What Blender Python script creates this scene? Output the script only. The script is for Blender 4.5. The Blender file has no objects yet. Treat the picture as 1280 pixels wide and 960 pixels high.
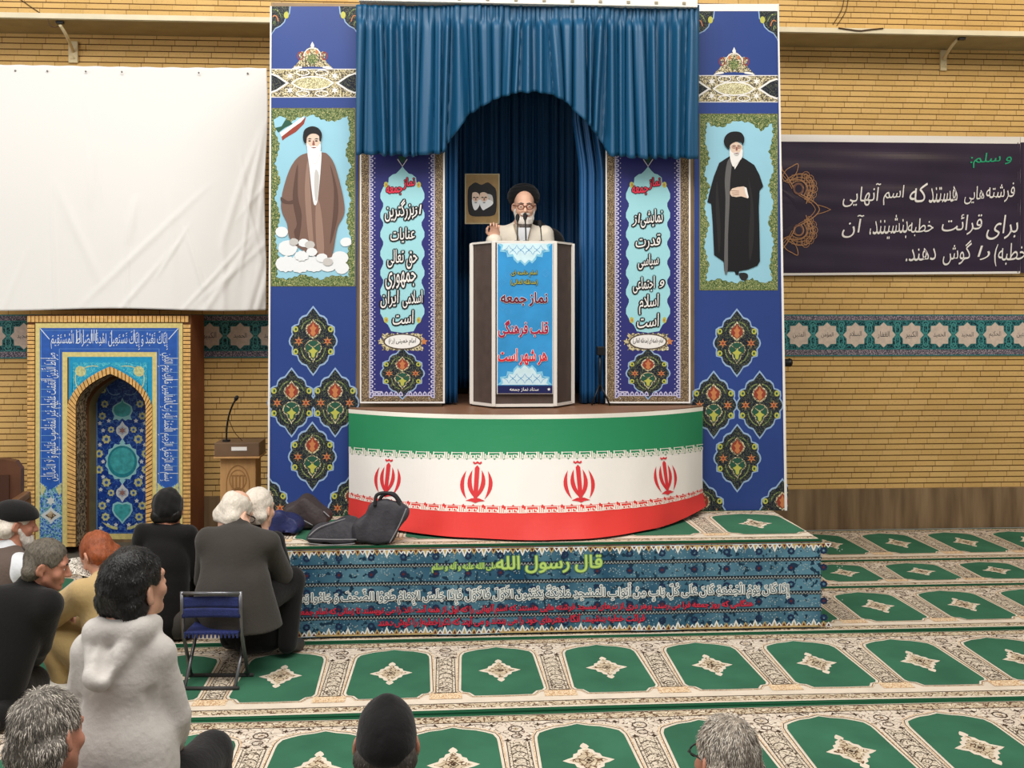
import bpy, bmesh, math, random, unicodedata
import numpy as np
from mathutils import Vector, Matrix, Euler
from mathutils.geometry import tessellate_polygon

# ------------------------------------------------------------------ camera, world, lights
S = bpy.context.scene
COL = S.collection
F, CX, HY, VPX, CAMH = 1300.0, 640.0, 390.0, 553.0, 2.0
TH = math.atan((CX - VPX) / F)
CT, ST = math.cos(TH), math.sin(TH)
cam_d = bpy.data.cameras.new('camera'); cam = bpy.data.objects.new('camera', cam_d); COL.objects.link(cam)
cam_d.sensor_fit = 'HORIZONTAL'; cam_d.sensor_width = 36.0; cam_d.lens = 36.0 * F / 1280.0
cam_d.shift_y = (HY - 480.0) / 1280.0
cam.location = (0, 0, CAMH); cam.rotation_euler = (math.pi / 2, 0, -TH)
cam_d.clip_start = 0.05; cam_d.clip_end = 100
S.camera = cam
S.view_settings.view_transform = 'Standard'; S.view_settings.look = 'None'
S.view_settings.gamma = 1.0; S.view_settings.use_curve_mapping = False
S.view_settings.exposure = -0.12
w = bpy.data.worlds.new('world'); S.world = w; w.use_nodes = True
w.node_tree.nodes['Background'].inputs[0].default_value = (1.0, 0.97, 0.93, 1)
w.node_tree.nodes['Background'].inputs[1].default_value = 0.42

def area(name, loc, target, sx, sy, power, col=(1, 1, 1)):
    l = bpy.data.lights.new(name, 'AREA'); l.shape = 'RECTANGLE'; l.size = sx; l.size_y = sy
    l.energy = power; l.color = col
    o = bpy.data.objects.new(name, l); COL.objects.link(o); o.location = loc
    o.rotation_euler = (Vector(target) - Vector(loc)).to_track_quat('-Z', 'Y').to_euler()
    return o
area('skylight_lamp', (-0.5, 3.0, 7.0), (0.0, 6.5, 0.0), 7, 3.5, 640, (1.0, 0.97, 0.92))
area('window_light', (-7.5, 3.0, 4.2), (1.5, 8.0, 2.0), 4, 3, 170, (1.0, 0.985, 0.97))
area('warm_ceiling_lamp', (5.6, 6.2, 5.6), (6.2, 9.35, 1.4), 1.2, 1.2, 50, (1.0, 0.80, 0.5))

# ------------------------------------------------------------------ pixel -> place
def ray(px, py):
    xc = (px - CX) / F
    return Vector((xc * CT + ST, -xc * ST + CT, (HY - py) / F))
def at(px, py, Y):
    d = ray(px, py); t = Y / d.y
    return Vector((d.x * t, Y, CAMH + d.z * t))
def fl(px, py, z=0.0):
    d = ray(px, py); t = (z - CAMH) / d.z
    return Vector((d.x * t, d.y * t, z))
def zat(py, Y, px=553):
    return at(px, py, Y).z
def xat(px, Y):
    return at(px, 390, Y).x
R = math.radians
def lerp(a, b, t): return a + (b - a) * t

# ------------------------------------------------------------------ materials
def lin(c):
    r = []
    for v in c[:3]:
        v = v / 255.0
        r.append(v / 12.92 if v <= 0.04045 else ((v + 0.055) / 1.055) ** 2.4)
    return (r[0], r[1], r[2], 1.0)
MATS = {}
class NT:
    def __init__(s, name):
        s.m = bpy.data.materials.new(name); s.m.use_nodes = True; s.t = s.m.node_tree
        s.b = s.t.nodes['Principled BSDF']
    def n(s, typ, ins=None, **kw):
        nd = s.t.nodes.new(typ)
        for k, v in kw.items(): setattr(nd, k, v)
        if ins:
            for k, v in ins.items(): s.put(nd, k, v)
        return nd
    def put(s, nd, k, v):
        if isinstance(v, bpy.types.NodeSocket): s.t.links.new(v, nd.inputs[k])
        elif isinstance(v, bpy.types.Node): s.t.links.new(v.outputs[0], nd.inputs[k])
        else: nd.inputs[k].default_value = v
    def math(s, op, a, b=0.0, clamp=False):
        nd = s.n('ShaderNodeMath', {0: a, 1: b}, operation=op); nd.use_clamp = clamp
        return nd.outputs[0]
    def mix(s, f, a, b):
        nd = s.n('ShaderNodeMix', data_type='RGBA')
        s.put(nd, 0, f); s.put(nd, 6, a); s.put(nd, 7, b)
        return nd.outputs[2]
    def coord(s, kind='Object'):
        return s.n('ShaderNodeTexCoord').outputs[kind]
    def noise(s, vec, scale, detail=2.0, out='Fac'):
        nd = s.n('ShaderNodeTexNoise', {'Vector': vec, 'Scale': scale, 'Detail': detail}); return nd.outputs[out]
    def scaled(s, vec, sc):
        return s.n('ShaderNodeMapping', {'Vector': vec, 'Scale': sc}).outputs[0]
    def bump(s, h, strength=0.3, dist=0.01):
        nd = s.n('ShaderNodeBump', {'Height': h, 'Strength': strength, 'Distance': dist}); s.put(s.b, 'Normal', nd.outputs[0])
def mat(name, col=(200, 200, 200), rough=0.6, metal=0.0, spec=0.35, var=None, bump=None, sheen=0.0, stretch=None, trans=0.0):
    """plain procedural material: colour, optional noise variation (scale, amount) and noise bump (scale, strength)"""
    if name in MATS: return MATS[name]
    k = NT(name); c = lin(col)
    k.b.inputs['Roughness'].default_value = rough; k.b.inputs['Metallic'].default_value = metal
    k.b.inputs['Specular IOR Level'].default_value = spec
    if sheen: k.b.inputs['Sheen Weight'].default_value = sheen
    if trans: k.b.inputs['Transmission Weight'].default_value = trans
    v = None
    if var or bump:
        v = k.coord()
        if stretch: v = k.scaled(v, stretch)
    if var:
        nz = k.noise(v, var[0], 4.0)
        f = k.n('ShaderNodeMapRange', {0: nz, 1: 0.3, 2: 0.7, 3: 0.0, 4: 1.0}).outputs[0]
        lo = tuple(x * (1 - var[1]) for x in c[:3]) + (1,); hi = tuple(min(1, x * (1 + var[1])) for x in c[:3]) + (1,)
        k.put(k.b, 'Base Color', k.mix(f, lo, hi))
    else: k.b.inputs['Base Color'].default_value = c
    if bump: k.bump(k.noise(v, bump[0], 3.0), bump[1], 0.01)
    MATS[name] = k.m
    return k.m
def arab(name, base, line, accent, scale=60.0, lw=0.05, rough=0.6, acc=0.5):
    """woven or printed scrollwork: contour lines of noise over a ground colour with accent cells"""
    if name in MATS: return MATS[name]
    k = NT(name); v = k.coord()
    n1 = k.noise(v, scale, 1.0)
    d = k.math('ABSOLUTE', k.math('SUBTRACT', n1, 0.5))
    ln = k.math('LESS_THAN', d, lw)
    vo = k.n('ShaderNodeTexVoronoi', {'Vector': v, 'Scale': scale * 0.9})
    ac = k.math('LESS_THAN', vo.outputs['Distance'], acc)
    c = k.mix(ac, lin(base), lin(accent)); c = k.mix(ln, c, lin(line))
    k.put(k.b, 'Base Color', c); k.b.inputs['Roughness'].default_value = rough
    k.b.inputs['Specular IOR Level'].default_value = 0.25
    MATS[name] = k.m
    return k.m
def bricks(name, c1, c2, mortar, w_, h_, off=0.5, axis='xz', swap=False, hl=0.14, vl=0.03, rough=0.75):
    """running bond: deep dark bed joints, faint head joints, each brick its own shade"""
    if name in MATS: return MATS[name]
    k = NT(name); v = k.coord(); sep = k.n('ShaderNodeSeparateXYZ', {0: v})
    X = sep.outputs['XYZ'.index(axis[0].upper())]; Z = sep.outputs['XYZ'.index(axis[1].upper())]
    if swap: X, Z = Z, X
    zz = k.math('DIVIDE', Z, h_); row = k.math('FLOOR', zz); fz = k.math('FRACT', zz)
    xo = k.math('MULTIPLY', k.math('FRACT', k.math('MULTIPLY', row, 0.618)), 3.0)
    xx = k.math('ADD', k.math('DIVIDE', X, w_), xo); cx = k.math('FLOOR', xx); fx = k.math('FRACT', xx)
    wn = k.n('ShaderNodeTexWhiteNoise', {'Vector': k.n('ShaderNodeCombineXYZ', {0: cx, 1: row}).outputs[0]}, noise_dimensions='3D')
    big = k.noise(k.scaled(v, (1, 1, 2)), 1.3, 3.0)
    c = k.mix(wn.outputs['Value'], lin(c1), lin(c2))
    c = k.mix(k.math('MULTIPLY', k.math('GREATER_THAN', k.noise(v, 90.0, 2.0), 0.66), 0.25), c, lin(mortar))
    bed = k.math('LESS_THAN', fz, hl); head = k.math('LESS_THAN', fx, vl)
    jig = k.n('ShaderNodeTexWhiteNoise', {'Vector': k.n('ShaderNodeCombineXYZ', {0: row, 1: cx, 2: 3.0}).outputs[0]}, noise_dimensions='3D')
    head = k.math('MULTIPLY', head, k.math('ADD', k.math('MULTIPLY', jig.outputs['Value'], 0.7), 0.15))
    jt = k.math('MAXIMUM', bed, head)
    c = k.mix(k.math('MULTIPLY', k.math('SUBTRACT', big, 0.4, True), 0.5), c, lin(mortar))
    c = k.mix(jt, c, lin(mortar))
    k.put(k.b, 'Base Color', c); k.b.inputs['Roughness'].default_value = rough; k.b.inputs['Specular IOR Level'].default_value = 0.2
    k.bump(k.math('SUBTRACT', 1.0, jt), 0.5, 0.006)
    MATS[name] = k.m
    return k.m

# ------------------------------------------------------------------ mesh building
class MB:
    """collects polygons with materials and links them as one mesh object"""
    def __init__(s): s.v = []; s.f = []; s.fm = []; s.mats = []
    def mi(s, m):
        if m not in s.mats: s.mats.append(m)
        return s.mats.index(m)
    def poly(s, pts, m):
        i = len(s.v); s.v.extend([tuple(p) for p in pts]); s.f.append(tuple(range(i, i + len(pts)))); s.fm.append(s.mi(m))
    def mesh(s, vs, fs, m, mx=None):
        i = len(s.v)
        s.v.extend([tuple(mx @ Vector(v)) if mx else tuple(v) for v in vs])
        k = s.mi(m)
        for f in fs: s.f.append(tuple(a + i for a in f)); s.fm.append(k)
    def bm(s, b, m, mx=None):
        b.verts.ensure_lookup_table(); b.verts.index_update()
        s.mesh([v.co.copy() for v in b.verts], [[v.index for v in f.verts] for f in b.faces], m, mx); b.free()
    def box(s, lo, hi, m, bev=0.0, mx=None):
        b = bmesh.new(); bmesh.ops.create_cube(b, size=1.0)
        for v in b.verts:
            v.co = Vector([lerp(lo[i], hi[i], v.co[i] + 0.5) for i in range(3)])
        if bev: bmesh.ops.bevel(b, geom=list(b.edges), offset=bev, segments=2, affect='EDGES', profile=0.6)
        s.bm(b, m, mx)
    def prism(s, pts2, m, lo, hi, axis='y', mx=None):
        """closed outline (a,b) swept along an axis: y -> (x,z), z -> (x,y), x -> (y,z)"""
        def P(a, b, c): return {'y': (a, c, b), 'z': (a, b, c), 'x': (c, a, b)}[axis]
        n = len(pts2)
        vs = [P(a, b, lo) for a, b in pts2] + [P(a, b, hi) for a, b in pts2]
        fs = [tuple(range(n)), tuple(range(2 * n - 1, n - 1, -1))]
        for i in range(n): j = (i + 1) % n; fs.append((i, i + n, j + n, j))
        s.mesh(vs, fs, m, mx)
    def tube(s, pts, r, m, seg=8, caps=True):
        pts = [Vector(p) for p in pts]; n = len(pts)
        rs = r if isinstance(r, (list, tuple)) else [r] * n
        vs = []; fs = []; up = None
        for i, p in enumerate(pts):
            d = (pts[min(i + 1, n - 1)] - pts[max(i - 1, 0)]).normalized()
            if up is None: up = d.orthogonal().normalized()
            a = (up - d * up.dot(d))
            a = a.normalized() if a.length > 1e-6 else d.orthogonal().normalized()
            up = a; b = d.cross(a)
            for k in range(seg):
                t = 2 * math.pi * k / seg; vs.append(p + (a * math.cos(t) + b * math.sin(t)) * rs[i])
        for i in range(n - 1):
            for k in range(seg):
                k2 = (k + 1) % seg; fs.append((i * seg + k, i * seg + k2, (i + 1) * seg + k2, (i + 1) * seg + k))
        if caps: fs.append(tuple(range(seg - 1, -1, -1))); fs.append(tuple(range((n - 1) * seg, n * seg)))
        s.mesh(vs, fs, m)
    def ball(s, c, r, m, seg=16, mx=None):
        b = bmesh.new(); bmesh.ops.create_uvsphere(b, u_segments=seg, v_segments=max(6, seg // 2), radius=1.0)
        rr = r if isinstance(r, (list, tuple)) else (r, r, r)
        for v in b.verts: v.co = Vector((v.co.x * rr[0] + c[0], v.co.y * rr[1] + c[1], v.co.z * rr[2] + c[2]))
        s.bm(b, m, mx)
    def grid(s, fn, nu, nv, m, flip=False):
        vs = [fn(i / nu, j / nv) for j in range(nv + 1) for i in range(nu + 1)]
        fs = []
        for j in range(nv):
            for i in range(nu):
                a = j * (nu + 1) + i; q = (a, a + 1, a + nu + 2, a + nu + 1)
                fs.append(q[::-1] if flip else q)
        s.mesh(vs, fs, m)
    def build(s, name, parent=None, smooth=False, loc=None):
        me = bpy.data.meshes.new(name); me.from_pydata(s.v, [], s.f)
        for m in s.mats: me.materials.append(m)
        me.polygons.foreach_set('material_index', s.fm)
        if smooth: me.polygons.foreach_set('use_smooth', [True] * len(s.f))
        me.update()
        o = bpy.data.objects.new(name, me); COL.objects.link(o)
        if parent: o.parent = parent
        if loc: o.location = loc
        return o
def smooth_angle(o, ang=40):
    for p in o.data.polygons: p.use_smooth = True
    o.data.set_sharp_from_angle(angle=R(ang)); return o
def tag(o, label=None, cat=None, group=None, kind=None):
    if label: o['label'] = label
    if cat: o['category'] = cat
    if group: o['group'] = group
    if kind: o['kind'] = kind
    return o
def empty(name, loc=(0, 0, 0), rz=0.0):
    o = bpy.data.objects.new(name, None); COL.objects.link(o); o.location = loc; o.rotation_euler = (0, 0, rz); o.empty_display_size = 0.1
    return o

# ------------------------------------------------------------------ 2-D helpers
def bez(p0, p1, p2, n=8, last=True):
    r = []
    for i in range(n + (1 if last else 0)):
        t = i / n; a = (1 - t) ** 2; b = 2 * t * (1 - t); c = t * t
        r.append((a * p0[0] + b * p1[0] + c * p2[0], a * p0[1] + b * p1[1] + c * p2[1]))
    return r
def circ(cx, cy, rx, ry=None, n=20, a0=0.0, a1=360.0):
    ry = rx if ry is None else ry
    full = abs(a1 - a0) >= 359.9; k = n if full else n + 1
    return [(cx + rx * math.cos(R(a0 + (a1 - a0) * i / n)), cy + ry * math.sin(R(a0 + (a1 - a0) * i / n))) for i in range(k)]
def star(cx, cy, r1, r2, n, rot=-90.0, sx=1.0, sy=1.0):
    return [(cx + sx * (r1 if i % 2 == 0 else r2) * math.cos(R(rot + 180.0 * i / n)), cy + sy * (r1 if i % 2 == 0 else r2) * math.sin(R(rot + 180.0 * i / n))) for i in range(2 * n)]
def mirror(half):
    """half outline from top to bottom on the right -> closed symmetric outline"""
    return half + [(-x, y) for x, y in reversed(half) if abs(x) > 1e-6]
def shift(pts, cx, cy, sx=1.0, sy=None):
    sy = sx if sy is None else sy
    return [(cx + x * sx, cy + y * sy) for x, y in pts]
def rect(a, b, c, d): return [(a, b), (c, b), (c, d), (a, d)]
def catmull(pts, n=5, closed=True):
    r = []; N = len(pts)
    for i in range(N if closed else N - 1):
        p = [pts[(i + k) % N] if closed else pts[min(max(i + k, 0), N - 1)] for k in (-1, 0, 1, 2)]
        for j in range(n):
            t = j / n
            r.append(tuple(0.5 * ((2 * p[1][q]) + (-p[0][q] + p[2][q]) * t + (2 * p[0][q] - 5 * p[1][q] + 4 * p[2][q] - p[3][q]) * t * t + (-p[0][q] + 3 * p[1][q] - 3 * p[2][q] + p[3][q]) * t ** 3) for q in (0, 1)))
    if not closed: r.append(pts[-1])
    return r
def clip_rect(pts, box):
    for ax, lim, sg in ((0, box[0], 1), (0, box[2], -1), (1, box[1], 1), (1, box[3], -1)):
        out = []
        for i in range(len(pts)):
            a, b = pts[i - 1], pts[i]
            ia, ib = sg * (a[ax] - lim) >= 0, sg * (b[ax] - lim) >= 0
            if ia != ib:
                t = (lim - a[ax]) / (b[ax] - a[ax]); out.append((lerp(a[0], b[0], t), lerp(a[1], b[1], t)))
            if ib: out.append(b)
        pts = out
        if len(pts) < 3: return []
    return pts

# ------------------------------------------------------------------ Persian lettering from the built-in font
FORMS = {}
for _cp in list(range(0xFB50, 0xFDF0)) + list(range(0xFE70, 0xFEF5)):
    _d = unicodedata.decomposition(chr(_cp)).split()
    if len(_d) == 2 and _d[0] in ('<isolated>', '<final>', '<initial>', '<medial>'):
        FORMS.setdefault(chr(int(_d[1], 16)), {})[_d[0][1:-1]] = chr(_cp)
LAMALEF = {'ا': '\ufefb', 'آ': '\ufef5', 'أ': '\ufef7', 'إ': '\ufef9'}
MARKS = set('\u064b\u064c\u064d\u064e\u064f\u0650\u0651\u0652')
def shape_text(s):
    items = []  # [char, marks]
    for ch in s:
        if ch in MARKS:
            if items: items[-1][1] += ch
        else: items.append([ch, ''])
    out = []; i = 0; n = len(items)
    joins_next = lambda c: c == '\u0640' or 'initial' in FORMS.get(c, {})
    joins_prev = lambda c: c == '\u0640' or 'final' in FORMS.get(c, {})
    prev_join = False
    while i < n:
        c, mk = items[i]
        if c == 'ل' and i + 1 < n and items[i + 1][0] in LAMALEF:
            g = LAMALEF[items[i + 1][0]]
            if prev_join: g = chr(ord(g) + 1)
            out.append((g, mk + items[i + 1][1])); prev_join = False; i += 2; continue
        nx = items[i + 1][0] if i + 1 < n else ''
        f = FORMS.get(c, {}); jp = prev_join and joins_prev(c); jn = joins_next(c) and joins_prev(nx)
        g = f.get('medial' if jp and jn else 'final' if jp else 'initial' if jn else 'isolated', c)
        if c != '\u200c': out.append((g, mk))
        prev_join = jn; i += 1
    return [({'(': ')', ')': '('}.get(g, g), m_) for g, m_ in out[::-1]]
_fc = bpy.data.curves.new('lettering_font', 'FONT'); _fc.resolution_u = 2; _fc.fill_mode = 'NONE'
_fo = bpy.data.objects.new('lettering_font', _fc); COL.objects.link(_fo)
def _raw(s, off):
    _fc.body = s; _fc.offset = off
    bpy.context.view_layer.update()
    ev = _fo.evaluated_get(bpy.context.evaluated_depsgraph_get()); me = ev.to_mesh()
    vs = [(v.co.x, v.co.y) for v in me.vertices]; ed = [tuple(e.vertices) for e in me.edges]
    ev.to_mesh_clear()
    if not vs: return [], []
    nb = {}
    for a, b in ed: nb.setdefault(a, []).append(b); nb.setdefault(b, []).append(a)
    seen = set(); loops = []
    for i in range(len(vs)):          # walk each closed contour in point order
        if i in seen or len(nb.get(i, [])) != 2: continue
        lp = [i]; seen.add(i); c = i + 1 if i + 1 in nb[i] else nb[i][0]
        while c not in seen:
            lp.append(c); seen.add(c); n2 = [q for q in nb.get(c, []) if q not in seen]
            if not n2: break
            c = n2[0]
        if len(lp) > 2: loops.append(lp)
    def sa(lp): return sum(vs[lp[k - 1]][0] * vs[lp[k]][1] - vs[lp[k]][0] * vs[lp[k - 1]][1] for k in range(len(lp))) / 2
    def inside(p, lp):
        r = False
        for k in range(len(lp)):
            (x1, y1), (x2, y2) = vs[lp[k - 1]], vs[lp[k]]
            if (y1 > p[1]) != (y2 > p[1]) and p[0] < (x2 - x1) * (p[1] - y1) / (y2 - y1) + x1: r = not r
        return r
    big = max(loops, key=lambda l: abs(sa(l))); sg = 1 if sa(big) > 0 else -1
    outer = [l for l in loops if sa(l) * sg > 0]; holes = [l for l in loops if sa(l) * sg <= 0]
    fs = []; V2 = []
    for n_, o in enumerate(outer):
        hs = [h for h in holes if inside(vs[h[0]], o)]
        if any(abs(sa(q)) < abs(sa(o)) and inside(vs[h[0]], q) for h in hs for q in outer if q is not o): hs = [h for h in hs if not any(abs(sa(q)) < abs(sa(o)) and inside(vs[h[0]], q) for q in outer if q is not o)]
        pl = [[Vector((vs[k][0], vs[k][1], 0)) for k in l] for l in [o] + hs]
        flat = [k for l in [o] + hs for k in l]; b0 = len(V2)
        V2.extend((vs[k][0], vs[k][1], n_ * 0.006) for k in flat); fs.extend(tuple(b0 + q for q in t) for t in tessellate_polygon(pl))
    return V2, fs
_GL = {}
def glyph(ch, off):
    if (ch, off) not in _GL:
        vs, fs = _raw(ch, off)
        adv = max(q[0] for q in _raw(ch + 'M', 0.0)[0]) - max(q[0] for q in _raw('M', 0.0)[0])
        _GL[ch, off] = (vs, fs, adv)
    return _GL[ch, off]
def text_polys(s, bold=0.0):
    x = 0.0; V = []; Fc = []; cnt = [0]
    def put(vs, fs, dx, dy):
        cnt[0] += 1; pz = (cnt[0] % 5) * 0.02
        b = len(V); V.extend((a + dx, c + dy, pz + e) for a, c, e in vs); Fc.extend(tuple(q + b for q in f) for f in fs)
    for g, mk in shape_text(s):
        if g == ' ': x += 0.22; continue
        vs, fs, adv = glyph(g, bold); put(vs, fs, x, 0.0)
        if mk and vs:
            xs = [a[0] for a in vs]; ys = [c[1] for c in vs]; cx = x + (min(xs) + max(xs)) / 2; lvl = 0.0
            for q in mk:
                mv, mf, _ = glyph(q, bold)
                if not mv: continue
                mxs = [a[0] for a in mv]; mys = [c[1] for c in mv]; mc = (min(mxs) + max(mxs)) / 2
                if q in '\u0650\u064d': dy = min(min(ys), 0.0) - 0.05 - max(mys)
                else: dy = max(max(ys), 0.42) + 0.05 + lvl - min(mys); lvl += max(mys) - min(mys) + 0.04
                put(mv, mf, cx - mc, dy)
        x += adv
    return V, Fc

class Print:
    """flat artwork on a sheet: picture coordinates (u right, v down) mapped by fn(u, v, layer) to points"""
    def __init__(s, fn, clip=None, base=0): s.fn = fn; s.mb = MB(); s.clip = clip; s.base = base; s.c = 0
    def poly(s, pts, m, layer=0):
        if s.clip: pts = clip_rect(pts, s.clip)
        if len(pts) < 3: return
        s.c = (s.c + 1) % 41; layer += s.c * 0.021
        P = [s.fn(u, v, layer + s.base) for u, v in pts]
        if len(P) > 4:
            tr = tessellate_polygon([[Vector((u, v, 0)) for u, v in pts]])
            s.mb.mesh(P, [t for t in tr], m)
        else: s.mb.poly(P, m)
    def stroke(s, pts, wd, m, layer=0, closed=True):
        n = len(pts); k = n if closed else n - 1
        nor = []
        for i in range(n):
            a = pts[i - 1] if closed or i else pts[i]; b = pts[(i + 1) % n] if closed or i < n - 1 else pts[i]
            dx, dy = b[0] - a[0], b[1] - a[1]; l = math.hypot(dx, dy) or 1.0
            nor.append((-dy / l * wd / 2, dx / l * wd / 2))
        for i in range(k):
            j = (i + 1) % n
            s.poly([(pts[i][0] + nor[i][0], pts[i][1] + nor[i][1]), (pts[j][0] + nor[j][0], pts[j][1] + nor[j][1]),
                    (pts[j][0] - nor[j][0], pts[j][1] - nor[j][1]), (pts[i][0] - nor[i][0], pts[i][1] - nor[i][1])], m, layer)
    def text(s, t, cx, cy, wd, m, layer=1, hs=1.0, bold=0.012, halo=None, shear=0.0, rot=0.0, tilt=0.0, h=None):
        V, Fc = text_polys(t, 0.0)
        if not V: return
        V = [(x + shear * y, y + tilt * x, p) for x, y, p in V]
        xs = [a[0] for a in V]; ys = [b[1] for b in V]
        k = wd / (max(xs) - min(xs)); kv = k * hs
        if h: kv = h / (max(ys) - min(ys))
        mx, my = (max(xs) + min(xs)) / 2, (max(ys) + min(ys)) / 2
        c, sn = math.cos(R(rot)), math.sin(R(rot))
        Q = [((x - mx) * k, -(y - my) * kv, p) for x, y, p in V]
        Q = [(cx + a * c - b * sn, cy + a * sn + b * c, p) for a, b, p in Q]
        if halo:
            hm, hw = halo
            for q in range(8):
                dx, dy = hw * math.cos(q * math.pi / 4), hw * math.sin(q * math.pi / 4)
                s.mb.mesh([s.fn(a + dx, b + dy, layer + s.base + p + q * 0.11) for a, b, p in Q], Fc, hm)
            layer += 1
        for q in range(4 if bold > 0.003 else 1):
            dx, dy = (bold * k * math.cos(q * math.pi / 2 + .78), bold * kv * math.sin(q * math.pi / 2 + .78)) if bold > 0.003 else (0, 0)
            s.mb.mesh([s.fn(a + dx, b + dy, layer + s.base + p + q * 0.11) for a, b, p in Q], Fc, m)
    def build(s, name, parent=None, **k): return s.mb.build(name, parent, **k)
def plane(Y, eps=0.0009):
    def fn(u, v, layer):
        p = at(u, v, Y); p.y = Y - eps * layer
        return p
    return fn
# ------------------------------------------------------------------ the setting
YW = 9.35
M_brick = bricks('wall_brick', (226, 188, 122), (216, 177, 110), (92, 60, 30), 0.185, 0.0517, hl=0.17, vl=0.03)
M_marble = None
def marble():
    k = NT('brown_marble'); v = k.coord()
    n1 = k.noise(k.scaled(v, (4.5, 4.5, 0.5)), 1.6, 5.0); n2 = k.noise(k.scaled(v, (14, 14, 1.2)), 1.0, 3.0)
    f = k.n('ShaderNodeMapRange', {0: k.math('ADD', k.math('MULTIPLY', n1, 0.65), k.math('MULTIPLY', n2, 0.35)), 1: 0.36, 2: 0.66}).outputs[0]
    k.put(k.b, 'Base Color', k.mix(f, lin((96, 74, 52)), lin((158, 132, 100))))
    k.b.inputs['Roughness'].default_value = 0.35
    return k.m
M_marble = marble()
b = MB(); b.box((-7, YW, 0), (8.5, YW + 0.25, 6.2), M_brick); tag(b.build('wall_back'), kind='structure')
b = MB(); b.box((-7, YW - 0.03, 0), (8.5, YW - 0.001, 0.375), M_marble); tag(b.build('baseboard_back'), kind='structure')
M_floor = mat('floor_screed', (96, 90, 80), 0.8, var=(6, 0.15))
b = MB(); b.box((-7, 0, -0.2), (8.5, YW, -0.012), M_floor); tag(b.build('floor'), kind='structure')
# concrete ledge high on the wall
M_ledge = mat('pale_plaster', (226, 214, 184), 0.7, var=(5, 0.08))
M_ledge_shade = mat('plaster_shaded_underside', (168, 152, 112), 0.8, var=(5, 0.1))  # ledge plaster again, darkened so the underside's shade is in its colour
YL = 8.87
zl = zat(42, YL, 1100)
b = MB(); b.box((-7, YL, zl), (8.5, YW - 0.001, zl + 0.045), M_ledge, 0.004)
b.box((-7, YL + 0.012, zl - 0.006), (8.5, YW - 0.001, zl - 0.0005), M_ledge_shade)
tag(b.build('trim_1'), kind='structure')
# star tile band along the wall
M_t_pur = arab('tile_border_mauve', (150, 138, 150), (78, 78, 92), (176, 160, 168), 70, 0.09)
M_t_dk = arab('tile_band_green', (22, 62, 70), (58, 128, 132), (16, 44, 56), 42, 0.06)
M_t_teal = mat('tile_teal_line', (40, 120, 120), 0.35)
M_t_star = mat('tile_star_cream', (214, 196, 182), 0.4, var=(40, 0.1))
M_t_ink = mat('tile_ink', (40, 52, 58), 0.5)
M_t_knot = mat('tile_knot', (74, 152, 150), 0.4)
tb = Print(plane(YW - 0.012))
zb = [zat(p, YW, 1120) for p in (393, 401, 436, 445)]
tbm = tb.mb; tbm.box((-7, YW - 0.011, zb[3]), (8.5, YW - 0.001, zb[0]), M_t_pur)
def tp(x, z, l): return Vector((x, YW - 0.011 - 0.001 * l, z))
tb.fn = tp
for xx in np.arange(-7, 8.5, 0.5):
    tb.poly(rect(xx, zb[2], min(8.5, xx + 0.5), zb[1]), M_t_dk, 1)
for z_ in (zb[0] - 0.006, zb[1], zb[2], zb[3] + 0.006):
    tb.poly(rect(-7, z_ - 0.005, 8.5, z_ + 0.005), M_t_teal, 2)
P_ST = 0.2655; x_first = at(998, 419, YW).x; zc_ = (zb[1] + zb[2]) / 2
names = ['المتین', 'المؤمن', 'السلام', 'الغفار', 'الکبیر', 'الحمید', 'المجید', 'الحکیم']
for i in range(-31, 25):
    cx = x_first + i * P_ST
    if cx < -6.8 or cx > 8.3: continue
    tb.poly(star(cx, zc_, 0.124, 0.098, 8), M_t_teal, 3)
    tb.poly(star(cx, zc_, 0.116, 0.090, 8), M_t_star, 4)
    for s_ in (1, -1):
        kx = cx + P_ST / 2
        tb.stroke(circ(kx, zc_ + s_ * 0.055, 0.022, 0.05, 12), 0.010, M_t_knot, 3)
        tb.stroke(circ(kx, zc_ + s_ * 0.105, 0.030, 0.022, 10), 0.008, M_t_knot, 4)
    tb.stroke(circ(cx + P_ST / 2, zc_, 0.02, 0.02, 8), 0.008, M_t_knot, 4)
    V, Fc = text_polys(names[i % 8], 0.0)
    xs = [a[0] for a in V]; ys = [q[1] for q in V]; k_ = 0.115 / (max(xs) - min(xs)); kh = min(1.3 * k_, 0.1 / (max(ys) - min(ys)))
    tbm.mesh([tp(cx + (a - (max(xs) + min(xs)) / 2) * k_, zc_ + (q - (max(ys) + min(ys)) / 2) * kh, 5 + p_) for a, q, p_ in V], Fc, M_t_ink)
tag(tb.build('trim_2'), kind='structure')

# ------------------------------------------------------------------ prayer carpets
M_cgreen = mat('carpet_green', (60, 108, 84), 0.95, spec=0.05, var=(3.0, 0.16), bump=(400, 0.25))
M_cedge = mat('carpet_edge_green', (34, 84, 58), 0.95, spec=0.05, bump=(400, 0.2))
M_ccream = mat('carpet_cream', (222, 208, 190), 0.95, spec=0.05, var=(9, 0.08), bump=(400, 0.25))
M_cpink = arab('carpet_pale_scroll', (216, 201, 184), (118, 100, 86), (226, 214, 198), 26, 0.022, 0.95, 0.35)
M_cscroll = arab('carpet_dark_scroll', (216, 202, 182), (92, 80, 66), (188, 172, 150), 40, 0.034, 0.95, 0.28)
M_cborder = arab('carpet_border_scroll', (198, 180, 152), (104, 78, 58), (222, 208, 184), 34, 0.04, 0.95, 0.35)
M_cpeach = arab('carpet_peach', (228, 200, 164), (190, 150, 112), (234, 212, 178), 60, 0.05, 0.95)
M_cink = mat('carpet_ink', (72, 58, 46), 0.95, spec=0.05)
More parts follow.
